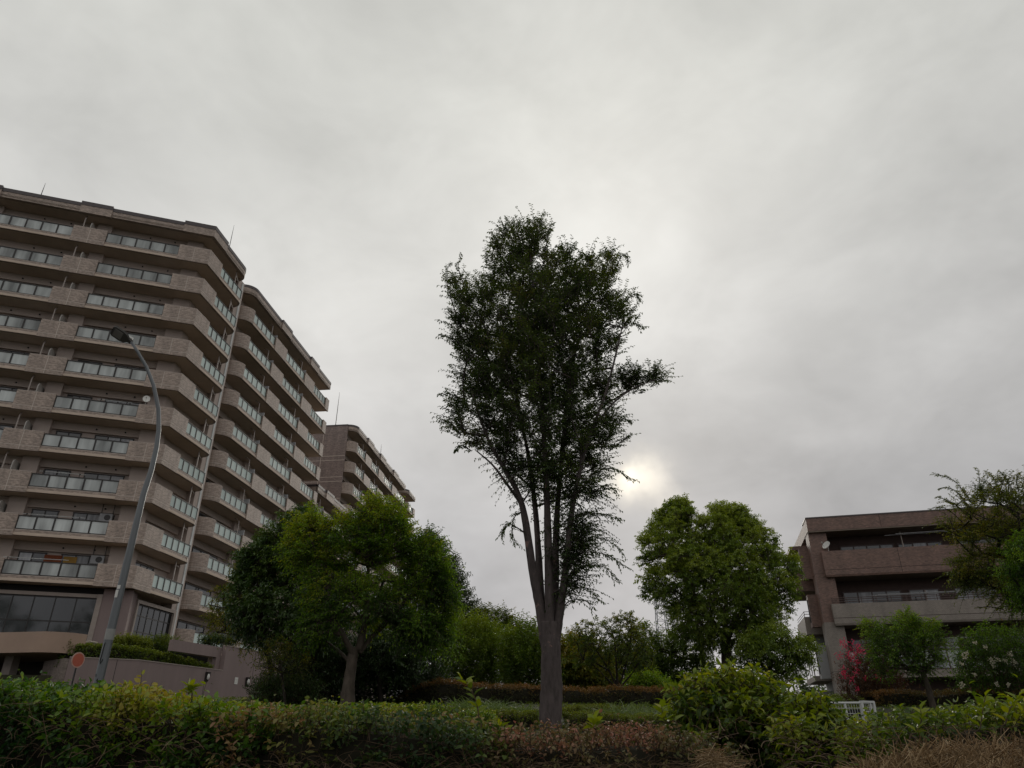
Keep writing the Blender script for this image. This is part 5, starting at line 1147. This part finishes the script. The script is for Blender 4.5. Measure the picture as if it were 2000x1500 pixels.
# ------------------------------------------------ right side
tree('garden_tree', 'large feathery green tree cut off by the right edge, its shoots above the roof line', 'tree', None, 19,
     [([(1845, 1040), (1850, 1000), (1870, 975), (1895, 955), (1930, 940), (1970, 935), (2010, 930), (2060, 950), (2070, 1060), (2000, 1085), (1960, 1080), (1900, 1065), (1860, 1060)], 1), ([(1870, 1100), (1900, 1075), (1960, 1080), (2050, 1060), (2080, 1150), (2040, 1190), (1990, 1195), (1950, 1180), (1930, 1150), (1890, 1130)], 1), ([(1855, 1120), (1880, 1112), (1930, 1130), (1925, 1150), (1890, 1145)], .1)],
     [(2040, 1400, 0), (2038, 1330, 0), (2030, 1260, 0), (2020, 1190, 0)], 150, .42, 23, .46, 10, (.065, .030), 'l_maple', 'bark_d', tint=.58, dirup=.4, out=.8, droop=.3, flat=.8, maxd=2.2, trunk_r=(.16, .10), tgrad=.2,
     extra=[([(1900, 985), (1870, 945), (1845, 930), (1822, 926)], -.4, 16, .16), ([(1900, 1000), (1870, 962), (1848, 952), (1832, 955)], -.2, 14, .15), ([(1900, 1010), (1865, 985), (1845, 975), (1830, 970)], 0, 14, .15), ([(1880, 1020), (1855, 998), (1835, 990), (1815, 995)], 0, 12, .14), ([(1925, 980), (1915, 950), (1912, 930), (1908, 914)], .2, 10, .14), ([(1950, 970), (1945, 945), (1935, 928)], .3, 10, .14), ([(1980, 960), (1965, 935), (1955, 922)], -.2, 10, .14), ([(1990, 960), (1985, 935), (1990, 924)], -.2, 10, .14), ([(1880, 1050), (1850, 1035), (1832, 1025)], -.3, 10, .14), ([(1960, 1190), (1930, 1185), (1905, 1188)], -.3, 6, .1)])
tree('garden_tree', 'dense round-leaved tree against the right edge, in front of the grey balcony', 'tree', None, 17,
     [([(1968, 1090), (1980, 1065), (2005, 1050), (2060, 1050), (2070, 1190), (2010, 1190), (1985, 1175), (1985, 1150), (1965, 1120)], 1)],
     [(2030, 1420, 0), (2028, 1340, 0), (2026, 1260, 0), (2024, 1180, 0)], 90, .35, 18, .34, 9, (.065, .034), 'l_green', 'bark_d', tint=.30, maxd=1.5, trunk_r=(.10, .06), tgrad=.2)
tree('maple_tree', 'small fresh green maple with a leaning trunk in front of the right building', 'tree', None, 20,
     [([(1688, 1212), (1710, 1215), (1735, 1225), (1755, 1205), (1770, 1192), (1800, 1215), (1830, 1215), (1842, 1235), (1838, 1275), (1830, 1300), (1805, 1318), (1760, 1310), (1725, 1315), (1705, 1290), (1700, 1255)], 1)],
     [(1828, 1402, 0), (1820, 1370, 0), (1812, 1340, 0), (1802, 1312, 0)], 120, .28, 15, .32, 9, (.060, .034), 'l_green', 'bark_m', tint=.40, dirup=.3, out=.7, flat=.9, maxd=1.6, trunk_r=(.085, .06), tgrad=.35, r_tip=.007, ldroop=.3,
     limbs=[([(1803, 1315, 0), (1780, 1285, 0), (1755, 1250, 0)], .035, .012), ([(1802, 1312, 0), (1805, 1270, 0), (1790, 1225, 0)], .035, .012)])
shrub('crape_myrtle', 'dark reddish shrub behind the maple trunk, with pink flower heads', 'flowering shrub', None, 23, [(1650, 1372), (1650, 1320), (1668, 1285), (1690, 1262), (1712, 1270), (1740, 1300), (1765, 1330), (1770, 1375)], 110, 12, .3, 7, (.06, .03), 'l_red', .5, clr=.3, maxd=1.2)
def blossoms(spots, Y, n, size, r, mat, label, cat_, group, nm, per=True):
    for i, (x, y, s) in enumerate(spots):
        c = W(x, y, Y - .9); k = int(n * s); P = c + rng.normal(size=(k, 3)) * r * s * np.array([.8, .6, .9]); D = norm(P - c + rsph(k) * .05); geo = leaf_geo(P, norm(D + rsph(k) * .6), rsph(k), size, size * .9, rng.uniform(0, 1, k))
        yield geo
def flowers(parent, name, gen, mat):
    off = np.array(root_loc(parent)); V, Fq, T = cat(list(gen)); mk(name, fast_mesh(name, V - off, Fq, M[mat], T), parent)
cm = [o for o in COL.objects if o.name.startswith('crape_myrtle')][0]
for sp in ((1648, 1257, 1), (1640, 1280, .8), (1670, 1262, 1.25), (1680, 1272, 1.0), (1668, 1282, 1.0), (1657, 1283, .7), (1675, 1292, .6), (1646, 1308, .8), (1672, 1310, .7), (1650, 1322, .7), (1662, 1326, .7), (1718, 1322, .7), (1675, 1345, .5), (1690, 1325, .4)):
    flowers(cm, 'flower_cluster', blossoms([sp], 23, 42, .045, .075, None, '', '', '', ''), 'f_pink')
for pth in ([(1690, 1310), (1665, 1290), (1645, 1275)], [(1685, 1300), (1672, 1280), (1650, 1258)], [(1690, 1300), (1682, 1285), (1672, 1262)], [(1690, 1330), (1665, 1322), (1646, 1310)]):
    tube_obj('flower_stem', [smooth_path([W(x, y, 22.2) for x, y in pth], [.014, .009, .006])], M['twig'], cm, 5)
wf, _ = shrub('crape_myrtle', 'leafy green shrub dotted with cream-white blossom clusters at the right edge', 'flowering shrub', None, 21, [(1880, 1348), (1872, 1300), (1880, 1260), (1905, 1240), (1950, 1232), (1990, 1245), (2030, 1240), (2040, 1348)], 150, 13, .32, 8, (.07, .036), 'l_green', .16, clr=.3, maxd=1.4, tgrad=.25)
for sp in ((1884, 1282, .7), (1876, 1295, .5), (1905, 1255, .5), (1925, 1264, .5), (1938, 1290, .9), (1948, 1288, .6), (1962, 1290, .7), (1974, 1280, .8), (1980, 1292, .8), (1940, 1300, .6), (1878, 1338, .8), (1904, 1318, .4), (1948, 1337, .5), (1970, 1337, .5), (1888, 1276, .4)):
    flowers(wf, 'flower_cluster', blossoms([sp], 20.8, 36, .045, .045, None, '', '', '', ''), 'f_white')

# ------------------------------------------------ clipped hedges (box-like volumes)
def hedge(name, label, path, lmat, tint, thick, top_tint=.25, leaf=(.05, .028), dens=420, tw=.12, K=6, lump=.06, hi=False, jag=.05, cat_='hedge', group=None, core_in=.10, core_low=.0, tintfn=None, mdown=1.1, dirup=.7, tuft=False, droop=.05, up_sprigs=0, tvar=.12, front_only=False, cvar=0.1):
    """path: [(px,py_top,Y)]: the top front edge of a hedge; it runs down to the ground"""
    P = np.array([W(x, y, Y) for x, y, Y in path]); G = np.array([gz(p[0], p[1]) for p in P]); root = empty(name, (P[:, 0].mean(), P[:, 1].mean() + thick / 2, G.mean()), label, cat_, group); off = np.array(root.location)
    seg = np.linalg.norm(np.diff(P[:, :2], axis=0), axis=1); cum = np.concatenate([[0], np.cumsum(seg)]); Ltot = cum[-1]
    def at(s):
        p = np.stack([np.interp(s, cum, P[:, k]) for k in range(3)], -1); g = np.interp(s, cum, G); d = np.stack([np.interp(s + .05, cum, P[:, k]) - np.interp(s - .05, cum, P[:, k]) for k in range(2)], -1); d = d / np.maximum(np.linalg.norm(d, axis=-1, keepdims=True), 1e-9)
        nb = np.stack([-d[:, 1], d[:, 0]], -1); nb = nb * np.sign(nb[:, 1:2] + 1e-9); return p, g, nb
    ph = rng.uniform(0, 6.28, 6)
    def lumpf(s, t): return lump * (np.sin(s * 2.3 + ph[0]) * .5 + np.sin(s * 5.1 + ph[1] + t * 3) * .35 + np.sin(s * 9.7 + ph[2]) * .25 + np.sin(t * 6 + s * 3.3 + ph[3]) * .3)
    # solid dark core: shade inside the hedge put into its colour
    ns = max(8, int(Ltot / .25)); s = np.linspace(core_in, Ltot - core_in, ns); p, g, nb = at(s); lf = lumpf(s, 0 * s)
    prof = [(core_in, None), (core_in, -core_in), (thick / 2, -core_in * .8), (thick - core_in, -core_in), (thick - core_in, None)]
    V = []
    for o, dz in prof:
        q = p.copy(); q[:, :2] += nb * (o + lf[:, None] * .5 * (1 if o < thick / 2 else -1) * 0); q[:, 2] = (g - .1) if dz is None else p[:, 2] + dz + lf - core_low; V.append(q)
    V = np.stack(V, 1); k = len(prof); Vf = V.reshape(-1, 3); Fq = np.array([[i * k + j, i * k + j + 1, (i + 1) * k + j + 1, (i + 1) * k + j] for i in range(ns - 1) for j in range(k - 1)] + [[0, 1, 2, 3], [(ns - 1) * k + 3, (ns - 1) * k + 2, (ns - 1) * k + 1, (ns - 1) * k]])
    mk('dark_core', fast_mesh('dark_core', Vf - off, Fq, M['core']), root)
    H = (P[:, 2] - G).mean(); H = max(H, .2)
    areas = {'front': Ltot * min(H, mdown), 'top': Ltot * thick, 'ends': 2 * thick * min(H, mdown), 'back': Ltot * min(H, .5) * (not front_only)}
    PP = []; NN = []; TT = []
    for kx, ar in areas.items():
        n = int(ar * dens / K * 1.0)
        if n < 1: continue
        s = rng.uniform(0, Ltot, n); u = rng.uniform(0, 1, n)
        if kx == 'ends': s = np.where(rng.uniform(size=n) < .5, 0, Ltot); 
        p, g, nb = at(s); t = u * thick
        if kx == 'front': t = 0 * t
        if kx == 'back': t = 0 * t + thick
        lf = lumpf(s, t); q = p.copy(); depth = rng.uniform(0, 1, n) ** 2 * core_in * 1.1
        if kx == 'top': q[:, :2] += nb * t[:, None]; q[:, 2] += lf - depth; N_ = np.tile([0, 0, 1.0], (n, 1)); N_[:, :2] += nb * ((t / thick - .5) * 1.2)[:, None]; down = np.zeros(n)
        else:
            hh = np.minimum(p[:, 2] - g, mdown if kx != 'back' else min(.5, mdown)); down = rng.uniform(0, 1, n) * hh
            sgn = {'front': -1, 'back': 1, 'ends': 0}[kx]
            if kx == 'ends': q[:, :2] += nb * t[:, None]; dd = np.where(s < Ltot / 2, -1, 1)[:, None] * np.stack([nb[:, 1], -nb[:, 0]], -1); q[:, :2] -= dd * 0; N_ = np.concatenate([dd, np.zeros((n, 1))], 1); q[:, :2] -= dd * depth[:, None]
            else: q[:, :2] += nb * t[:, None]; N_ = np.concatenate([nb * sgn, np.zeros((n, 1))], 1); q[:, :2] -= nb * sgn * (depth + lf)[:, None]
            q[:, 2] += lf - down; N_[:, 2] += .25
        hv = np.clip(1 - down / .35, 0, 1); ti = tint + top_tint * (hv - .5) + cvar * np.sin(s * 3.1 + ph[4]) * np.sin(t * 4 + down * 6 + ph[5]) * 1.3  # tint climbs to the top: bronze tips, plus lit tops put into colour
        if tintfn is not None: ti = ti + tintfn(q)
        PP.append(q); NN.append(norm(N_)); TT.append(ti)
    PP = np.concatenate(PP); NN = np.concatenate(NN); TT = np.concatenate(TT); n = len(PP)
    D = norm(NN * 1.0 + rsph(n) * .75 + np.array([0, 0, dirup])); L = tw * rng.uniform(.4, 1.3, n) * (1 + jag * 8 * (rng.uniform(size=n) > .97))
    geo, st = twig_geo(PP - D * L[:, None] * .4, D, L, K, leaf[0], leaf[1], TT + rng.normal(size=n) * .08, droop, .1, .9, hi, tvar, 0, tuft)
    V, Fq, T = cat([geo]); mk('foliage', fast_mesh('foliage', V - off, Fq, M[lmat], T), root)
    r0 = .0035 if Y_of(path) > 8 else .0022
    V, Fq, _ = cat([seg_geo(st[0] - D * .06, st[1], r0, r0 * .8, 3), seg_geo(st[1], st[2], r0 * .8, r0 * .5, 3)]); mk('twigs', fast_mesh('twigs', V - off, Fq, M['twig']), root)
    return root
def Y_of(path): return np.mean([p[2] for p in path])

# podium planting
hedge('clipped_hedge', 'long neat green hedge on top of the mauve wall', [(125, 1258, 38.6), (200, 1260, 39.5), (275, 1266, 40.9), (350, 1282, 44), (417, 1301, 46)], 'l_clip', .48, 1.1, leaf=(.13, .07), dens=420, tw=.22, K=5, lump=.05, core_in=.16)
shrub('azalea_shrub', 'yellowish rounded shrub behind the wall hedge, below the tall ground-floor glazing', 'shrub', None, 44, [(215, 1262), (225, 1250), (250, 1246), (285, 1252), (300, 1266)], 40, 14, .35, 7, (.13, .06), 'l_clip', .8, clr=.3, maxd=1)
shrub('azalea_shrub', 'dark green rounded shrub behind the wall hedge, right of the yellowish one', 'shrub', None, 45.5, [(270, 1268), (285, 1252), (320, 1247), (345, 1252), (358, 1280), (350, 1290), (290, 1275)], 50, 14, .35, 7, (.13, .06), 'l_clip', .3, clr=.3, maxd=1)
shrub('azalea_shrub', 'dark shrub on the raised terrace, left of the leaning thin olive tree', 'shrub', None, 50, [(388, 1258), (395, 1246), (430, 1244), (455, 1250), (460, 1262)], 30, 12, .4, 7, (.14, .06), 'l_dark', .4, clr=.3, maxd=1)
# middle garden
hedge('bronze_hedge', 'long bronze-topped hedge left of the tall middle tree, in front of the cypress shrubs', [(760, 1368, 24.5), (800, 1345, 23.5), (850, 1328, 23), (900, 1330, 23), (960, 1338, 23), (1062, 1341, 23)], 'l_bronze', .42, 1.3, top_tint=.7, leaf=(.055, .028), dens=900, tw=.13, K=6, lump=.05)
hedge('bronze_hedge', 'long bronze-topped hedge right of the tall middle tree, under the small multi-stemmed tree', [(1092, 1341, 23), (1150, 1344, 22.8), (1240, 1343, 22.8), (1310, 1342, 22.8), (1360, 1348, 22.8)], 'l_bronze', .42, 1.3, top_tint=.7, leaf=(.055, .028), dens=900, tw=.13, K=6, lump=.05)
hedge('clipped_hedge', 'low clipped green hedge touching the left side of the tall middle trunk', [(800, 1388, 15.2), (900, 1386, 15.3), (1000, 1388, 15.5), (1052, 1390, 15.6)], 'l_clip', .42, 1.1, top_tint=.5, leaf=(.045, .024), dens=1700, tw=.09, K=6, lump=.035)
hedge('clipped_hedge', 'low clipped green hedge touching the right side of the tall middle trunk', [(1098, 1392, 15.6), (1160, 1393, 15.3), (1250, 1398, 15), (1345, 1400, 15)], 'l_clip', .46, 1.1, top_tint=.5, leaf=(.045, .024), dens=1700, tw=.09, K=6, lump=.035)
hedge('clipped_hedge', 'low yellowish hedge behind and right of the tall middle trunk', [(1096, 1383, 18.5), (1140, 1380, 18.5), (1180, 1380, 18.7), (1215, 1384, 18.9)], 'l_clip', .75, .9, top_tint=.3, leaf=(.045, .024), dens=1300, tw=.10, K=6, lump=.04)
# right garden
hedge('bronze_hedge', 'tall dark hedge with a bronze left shoulder, behind the leaning maple trunk', [(1706, 1362, 21.2), (1722, 1351, 21), (1800, 1349, 21), (1900, 1350, 21), (2040, 1347, 21)], 'l_bronze', .26, 1.4, top_tint=.45, leaf=(.05, .026), dens=1000, tw=.12, K=6, lump=.06, tintfn=lambda q: .35 * np.exp(-((q[:, 0] - 9.9) / .9) ** 2))
hedge('clipped_hedge', 'thin strip of hedge behind the white wire fence, below the right building corner', [(1560, 1368, 30), (1600, 1363, 30), (1650, 1360, 30), (1700, 1362, 30)], 'l_clip', .4, 1.2, leaf=(.09, .045), dens=500, tw=.2, K=6, lump=.05)

# grass tufts
def tufts(name, label, spots, Y, n, h, mat, cat_='grass', kind=None, rad=.25, w=.012, parent_each=True, tint=.5, curve=.8):
    for (x, y, s, lab) in spots:
        c = W(x, y, Y); g = gz(c[0], c[1]); root = empty(name, (c[0], c[1], g), lab, cat_, label); off = np.array(root.location); k = int(n * s)
        B = np.stack([c[0] + rng.normal(size=k) * rad * s, Y + rng.normal(size=k) * rad * s, np.full(k, g)], 1); D = norm(np.stack([rng.normal(size=k) * .45, rng.normal(size=k) * .45, np.ones(k)], 1)); top = c[2] - g; Lh = np.maximum(.3, top) * rng.uniform(.65, 1.15, k) * 1.1
        T = np.linspace(0, 1, 6); side = norm(np.cross(D, rsph(k))); pts = B[:, None] + D[:, None] * (T[None, :, None] * Lh[:, None, None]) + (D * [1, 1, 0])[:, None] * (T[None, :, None] ** 2.5 * Lh[:, None, None] * curve) + np.array([0, 0, -1]) * (T[None, :, None] ** 3 * Lh[:, None, None] * .35 * curve)
        ww = w * (1 - T * .85)[None, :, None]; Lf = pts + side[:, None] * ww; Rt = pts - side[:, None] * ww; V = np.concatenate([Lf, Rt], 1).reshape(-1, 3); b = np.arange(k)[:, None, None] * 12; q = np.array([[i, i + 1, i + 7, i + 6] for i in range(5)]); Fq = (b + q[None]).reshape(-1, 4)
        mk('blades', fast_mesh('blades', V - off, Fq, M[mat], np.repeat(np.clip(tint + rng.normal(size=k) * .2, 0, 1), 5)), root)
tufts('grass_clump', 'clumps of long grass behind the low hedges', [(885, 1365, 1.0, 'leftmost grass clump behind the low hedge, left of the tall middle trunk'), (925, 1352, 1.2, 'tall bright grass clump, second from the left behind the low hedge'), (965, 1362, 1.0, 'grass clump in front of the bronze hedge, second from the tall middle trunk'), (1010, 1372, .8, 'long arching grass clump just left of the tall middle trunk')], 17.6, 260, .6, 'grass', rad=.3, tint=.75, w=.016)
tufts('grass_clump', 'clumps of long grass behind the low hedges', [(1165, 1372, .6, 'thin pale grass clump right of the tall middle trunk'), (1205, 1352, .9, 'tallest pale grass clump below the small multi-stemmed tree'), (1248, 1366, .5, 'short pale grass clump right of the tallest pale one'), (1292, 1364, .6, 'pale arching grass clump beside the leafy front shrub')], 17.4, 70, .6, 'grass', rad=.16, tint=.95, w=.014)

# ------------------------------------------------ foreground hedges
def yellow_left(q): return .35 * np.exp(-((q[:, 0] + 2.1) / .28) ** 2) * (q[:, 2] > 1.6) + .15 * np.exp(-((q[:, 0] + 3.3) / .25) ** 2)
hedge('front_hedge', 'leafy green hedge filling the bottom left corner, in front of the mauve wall', [(-260, 1355, 4.6), (0, 1352, 4.4), (110, 1353, 4.3), (200, 1360, 4.2), (300, 1370, 4.2), (380, 1384, 4.1), (440, 1394, 4.1), (500, 1400, 4.0)], 'l_hedge', .20, 1.0, top_tint=.50, leaf=(.044, .026), dens=3300, tw=.12, K=7, lump=.045, hi=True, mdown=.55, jag=.12, core_in=.10, tintfn=yellow_left, cvar=.22)
hedge('front_hedge', 'tangled brown and green hedge at the bottom, left of the tall middle trunk', [(430, 1392, 4.0), (520, 1398, 4.0), (620, 1402, 4.0), (720, 1408, 4.0), (820, 1416, 4.0), (920, 1428, 4.0), (985, 1440, 4.0)], 'l_mix', .36, .9, top_tint=.10, leaf=(.038, .023), dens=2400, tw=.12, K=6, lump=.03, hi=True, mdown=.55, jag=.12, core_in=.09, cvar=.35)
hedge('front_hedge', 'reddish-brown dry-topped hedge at the bottom, in front of the tall middle trunk', [(960, 1440, 4.0), (1060, 1440, 4.0), (1160, 1438, 4.0), (1260, 1440, 4.0), (1340, 1446, 4.0), (1400, 1460, 4.0), (1450, 1480, 4.0)], 'l_brown', .50, .9, top_tint=.45, leaf=(.030, .017), dens=3000, tw=.12, K=6, lump=.025, hi=True, mdown=.55, jag=.15, core_in=.08, cvar=.25, tintfn=lambda q: .22 * np.exp(-((q[:, 0] - .62) / .14) ** 2) * (q[:, 2] > 1.5) - .25 * np.exp(-((q[:, 0] - .95) / .15) ** 2))
hedge('ground_cover_hedge', 'broad low green hedge behind the brown front hedge, left of the tall middle trunk', [(380, 1384, 7.4), (500, 1382, 7.6), (620, 1383, 8), (760, 1384, 8.4), (900, 1388, 9), (960, 1398, 9)], 'l_hedge', .52, 3.2, top_tint=.25, leaf=(.048, .028), dens=1300, tw=.12, K=6, lump=.04, jag=.1, core_in=.1, cvar=.15)
hedge('ground_cover_hedge', 'narrow olive ground-cover strip just behind the tangled brown front hedge', [(440, 1395, 5.4), (600, 1396, 5.6), (760, 1400, 5.8), (900, 1412, 6), (960, 1420, 6)], 'l_mix', .30, 1.6, top_tint=.1, leaf=(.045, .028), dens=1500, tw=.12, K=6, lump=.04, jag=.1, core_in=.1, cvar=.25)
hedge('front_hedge', 'leafy olive hedge at the bottom right, behind the dry grass', [(1540, 1415, 4.6), (1600, 1412, 4.6), (1640, 1442, 4.5), (1700, 1448, 4.5), (1740, 1435, 4.5), (1800, 1418, 4.5), (1880, 1408, 4.5), (1960, 1400, 4.4), (2060, 1390, 4.4), (2250, 1385, 4.4)], 'l_nan', .25, .9, top_tint=.42, leaf=(.048, .023), dens=2200, tw=.15, K=6, lump=.04, hi=True, mdown=.55, jag=.15, core_in=.1, cvar=.2)
shrub('nandina_shrub', 'tall bushy leafy shrub standing out of the front hedges, right of the tall middle trunk', 'shrub', None, 5.4,
      [(1325, 1500), (1318, 1420), (1330, 1370), (1352, 1345), (1378, 1330), (1420, 1324), (1455, 1332), (1495, 1342), (1520, 1360), (1536, 1390), (1555, 1420), (1580, 1500)], 170, 8, .14, 7, (.064, .028), 'l_nan', .30, bx=1450, stems=7, clr=.07, maxd=.45, hi=True, stem_r=.009, dirup=.4, out=.6, ldroop=.35, tgrad=.55, surf=.8, inset=3,
      extra=[([(1440, 1340), (1438, 1318), (1432, 1300)], -.1, 4, .06), ([(1400, 1350), (1388, 1325), (1378, 1312)], -.1, 4, .06), ([(1520, 1360), (1535, 1335), (1548, 1325)], .1, 4, .06), ([(1340, 1400), (1322, 1372), (1318, 1352)], 0, 4, .06)])
# a second, lower shrub beside it
shrub('nandina_shrub', 'lower leafy shrub joining the tall front shrub to the bottom right hedge', 'shrub', None, 5.0, [(1540, 1500), (1535, 1440), (1548, 1402), (1570, 1384), (1600, 1385), (1618, 1405), (1628, 1430), (1635, 1455), (1640, 1500)], 80, 7, .13, 6, (.062, .028), 'l_nan', .32, stems=5, clr=.07, maxd=.35, hi=True, stem_r=.008, tgrad=.4, surf=.8, inset=2)
for i, (pts, lab) in enumerate((([(1905, 1470), (1915, 1420), (1920, 1385), (1925, 1358)], 'tall yellow-green leafy shoot near the bottom right corner, left one'), ([(1960, 1460), (1965, 1410), (1975, 1380), (1990, 1360)], 'tall yellow-green leafy shoot at the right edge above the dry grass'),
                                ([(1780, 1470), (1790, 1430), (1800, 1405), (1798, 1388)], 'small leafy shoot in front of the leaning maple trunk'), ([(470, 1440), (372, 1380), (368, 1355), (375, 1340)], 'leafy shoot rising from the left front hedge beside the mauve wall'),
                                ([(1165, 1450), (1160, 1425), (1162, 1405)], 'yellow feathery sprig above the reddish front hedge'), ([(940, 1440), (935, 1400), (930, 1370), (915, 1340), (900, 1328)], 'arching reddish-tipped shoot left of the tall middle trunk'),
                                ([(1330, 1440), (1300, 1410), (1292, 1380)], 'yellow-green weed between the low hedge and the leafy front shrub'), ([(985, 1460), (980, 1435), (975, 1420)], 'yellowish leafy sprig at the foot of the tall middle trunk'))):
    Yd = 4.2; path = [W(x, y, Yd) for x, y in pts]; 
    if i == 3: path = path[1:]
    p0 = path[0]; g0 = gz(p0[0], p0[1]); root = empty('leafy_shoot', (p0[0], p0[1], g0), lab, 'plant', 'single shoots above the hedges'); off = np.array(root.location)
    path = [np.array((p0[0], p0[1], g0))] + path; sp, rr = smooth_path(path, list(np.linspace(.005, .002, len(path))), 8); sp = np.array(sp)
    V, Fq = seg_geo(sp[:-1], sp[1:], np.array(rr[:-1]), np.array(rr[1:]), 5); mk('stem', fast_mesh('stem', V - off, Fq, M['twig'], smooth=True), root)
    nn = 13; ii = np.linspace(len(sp) * .45, len(sp) - 2, nn).astype(int); Tt = norm(sp[ii + 1] - sp[ii]); an = np.arange(nn) * 2.5; sd = np.stack([np.cos(an), np.sin(an) * .6, np.full(nn, .35)], 1)
    g_ = leaf_geo(sp[ii], norm(sd + Tt * .4), np.tile([0, 0, 1.0], (nn, 1)) + rng.normal(size=(nn, 3)) * .3, rng.uniform(.05, .075, nn), rng.uniform(.028, .038, nn), np.clip(rng.normal(.5, .14, nn), 0, .85), True)
    mk('leaves', fast_mesh('leaves', g_[0] - off, g_[1], M['l_nan'], g_[2]), root)
# bare and dead stems in the front hedges
# dry grass heap, bottom right
def straw(name, poly, Yr, n, Lr, rad=.0016):
    P = np.array(poly, float); lo, hi = P.min(0), P.max(0); px = rng.uniform(lo[0], hi[0], n * 3); py = rng.uniform(lo[1], hi[1], n * 3); k = inpoly(px, py, P); px, py = px[k][:n], py[k][:n]; n = len(px)
    Yd = Yr[0] + (Yr[1] - Yr[0]) * (1 - (py - lo[1]) / (hi[1] - lo[1])) + rng.normal(size=n) * .05
    B = np.stack([W(a, b, c) for a, b, c in zip(px, py, Yd)]); D = norm(rng.normal(size=(n, 3)) * [1, .6, .38] + [-.3, 0, .05]); L = rng.uniform(Lr[0], Lr[1], n)
    T = np.linspace(-.5, .5, 5); bend = rsph(n) * .5 + [0, 0, -.35]; pts = B[:, None] + D[:, None] * (T[None, :, None] * L[:, None, None]) + bend[:, None] * ((T ** 2)[None, :, None] * L[:, None, None])
    r = rad * rng.uniform(.6, 1.5, n); A = pts[:, :-1].reshape(-1, 3); Bq = pts[:, 1:].reshape(-1, 3); rr = np.repeat(r, 4); V, Fq = seg_geo(A, Bq, rr, rr * .9, 3); t = np.repeat(np.clip(rng.normal(.5, .22, n), 0, 1), 12)
    return V, Fq, t
G = straw('dry_grass', [(1680, 1510), (1720, 1494), (1780, 1482), (1840, 1472), (1880, 1462), (1940, 1468), (2040, 1460), (2080, 1530), (1680, 1530)], (3.0, 3.6), 7500, (.07, .26), .0016)
G2 = straw('dry_grass', [(1370, 1500), (1375, 1462), (1395, 1465), (1430, 1490), (1450, 1510)], (3.7, 3.95), 160, (.06, .18))
V, Fq, T = cat([G, G2]); tag(mk('dry_grass', fast_mesh('dry_grass', V, Fq, M['straw'], T)), kind='stuff')
b = MB(); pts = []; 
gx = np.linspace(.9, 3.6, 28); gy = np.linspace(2.7, 4.1, 14); Vg = []; 
for j, yy in enumerate(gy):
    for i, xx in enumerate(gx):
        top = np.interp(xx / yy, [.40, .47, .55, .66], [1515, 1495, 1475, 1470]); z = W(1000, top + 14, yy)[2]; Vg.append((xx, yy, min(z, z - abs(yy - 3.4) * .10) - .03 + rng.normal() * .012 - (.5 if xx < 1.2 else 0)))
Fg = [(r * 28 + c, r * 28 + c + 1, (r + 1) * 28 + c + 1, (r + 1) * 28 + c) for r in range(13) for c in range(27)]
tag(mk('thatch_mound', fast_mesh('thatch_mound', np.array(Vg), np.array(Fg), mat_plain('thatch_base', (.07, .045, .025), .95, .5, 30), smooth=True)), kind='stuff')
# tangle of bare stems through the front hedges
Gs = []
for poly, n in (([(430, 1420), (1000, 1450), (1000, 1510), (430, 1510)], 900), ([(960, 1448), (1450, 1470), (1450, 1510), (960, 1510)], 1100), ([(0, 1360), (430, 1390), (430, 1510), (0, 1510)], 350), ([(1540, 1420), (2000, 1410), (2000, 1500), (1540, 1500)], 500), ([(1330, 1400), (1560, 1400), (1560, 1510), (1330, 1510)], 200)):
    Gs.append(straw('x', poly, (3.95, 4.25), int(n * .4), (.05, .18), .0015))
V, Fq, T = cat(Gs); tag(mk('bare_stems', fast_mesh('bare_stems', V, Fq, M['stems'], T)), kind='stuff')

# low ground cover between the hedges, over the whole planted bank
def ground_cover():
    n = 26000; y = rng.uniform(0, 1, n) ** 1.4 * 30 + 5; x = rng.uniform(-.78, .78, n) * y; z = np.array([gz(a, b) for a, b in zip(x, y)]); P = np.stack([x, y, z - .03], 1)
    D = norm(rsph(n) * .7 + [0, 0, 1]); geo, _ = twig_geo(P, D, .16, 5, .075, .04, np.clip(.45 + .25 * np.sin(x * .9) * np.sin(y * .7) + rng.normal(size=n) * .12, 0, 1), .2, .1, .9)
    tag(mk('ground_cover', fast_mesh('ground_cover', geo[0], geo[1], M['l_clip'], geo[2])), kind='stuff')
ground_cover()

# unseen tree belt added to reflect in the ground-floor glass and darken hedge fronts
def added_tree_belt():
    n = 420; x = rng.uniform(-70, 50, n); y = rng.uniform(-34, -22, n); h = rng.uniform(2, 12, n) * (1 + .2 * np.sin(x * .35)) * (1 + .75 * np.exp(-((x + 18) / 14) ** 2)); C = np.stack([x, y, h], 1)
    nt = 16; ci = np.repeat(np.arange(n), nt); D = norm(rsph(n * nt) + np.array([0, 0, .4])); P = C[ci] + rsph(n * nt) * 1.5 * rng.uniform(.3, 1, (n * nt, 1))
    geo, st = twig_geo(P, D, 1.1, 5, .6, .35, np.clip(.4 + rng.normal(size=n)[ci] * .15, 0, 1), .1, .1, .9)
    tag(mk('added_tree_belt', fast_mesh('added_tree_belt', geo[0], geo[1], M['l_far'], geo[2])), kind='stuff')
added_tree_belt()
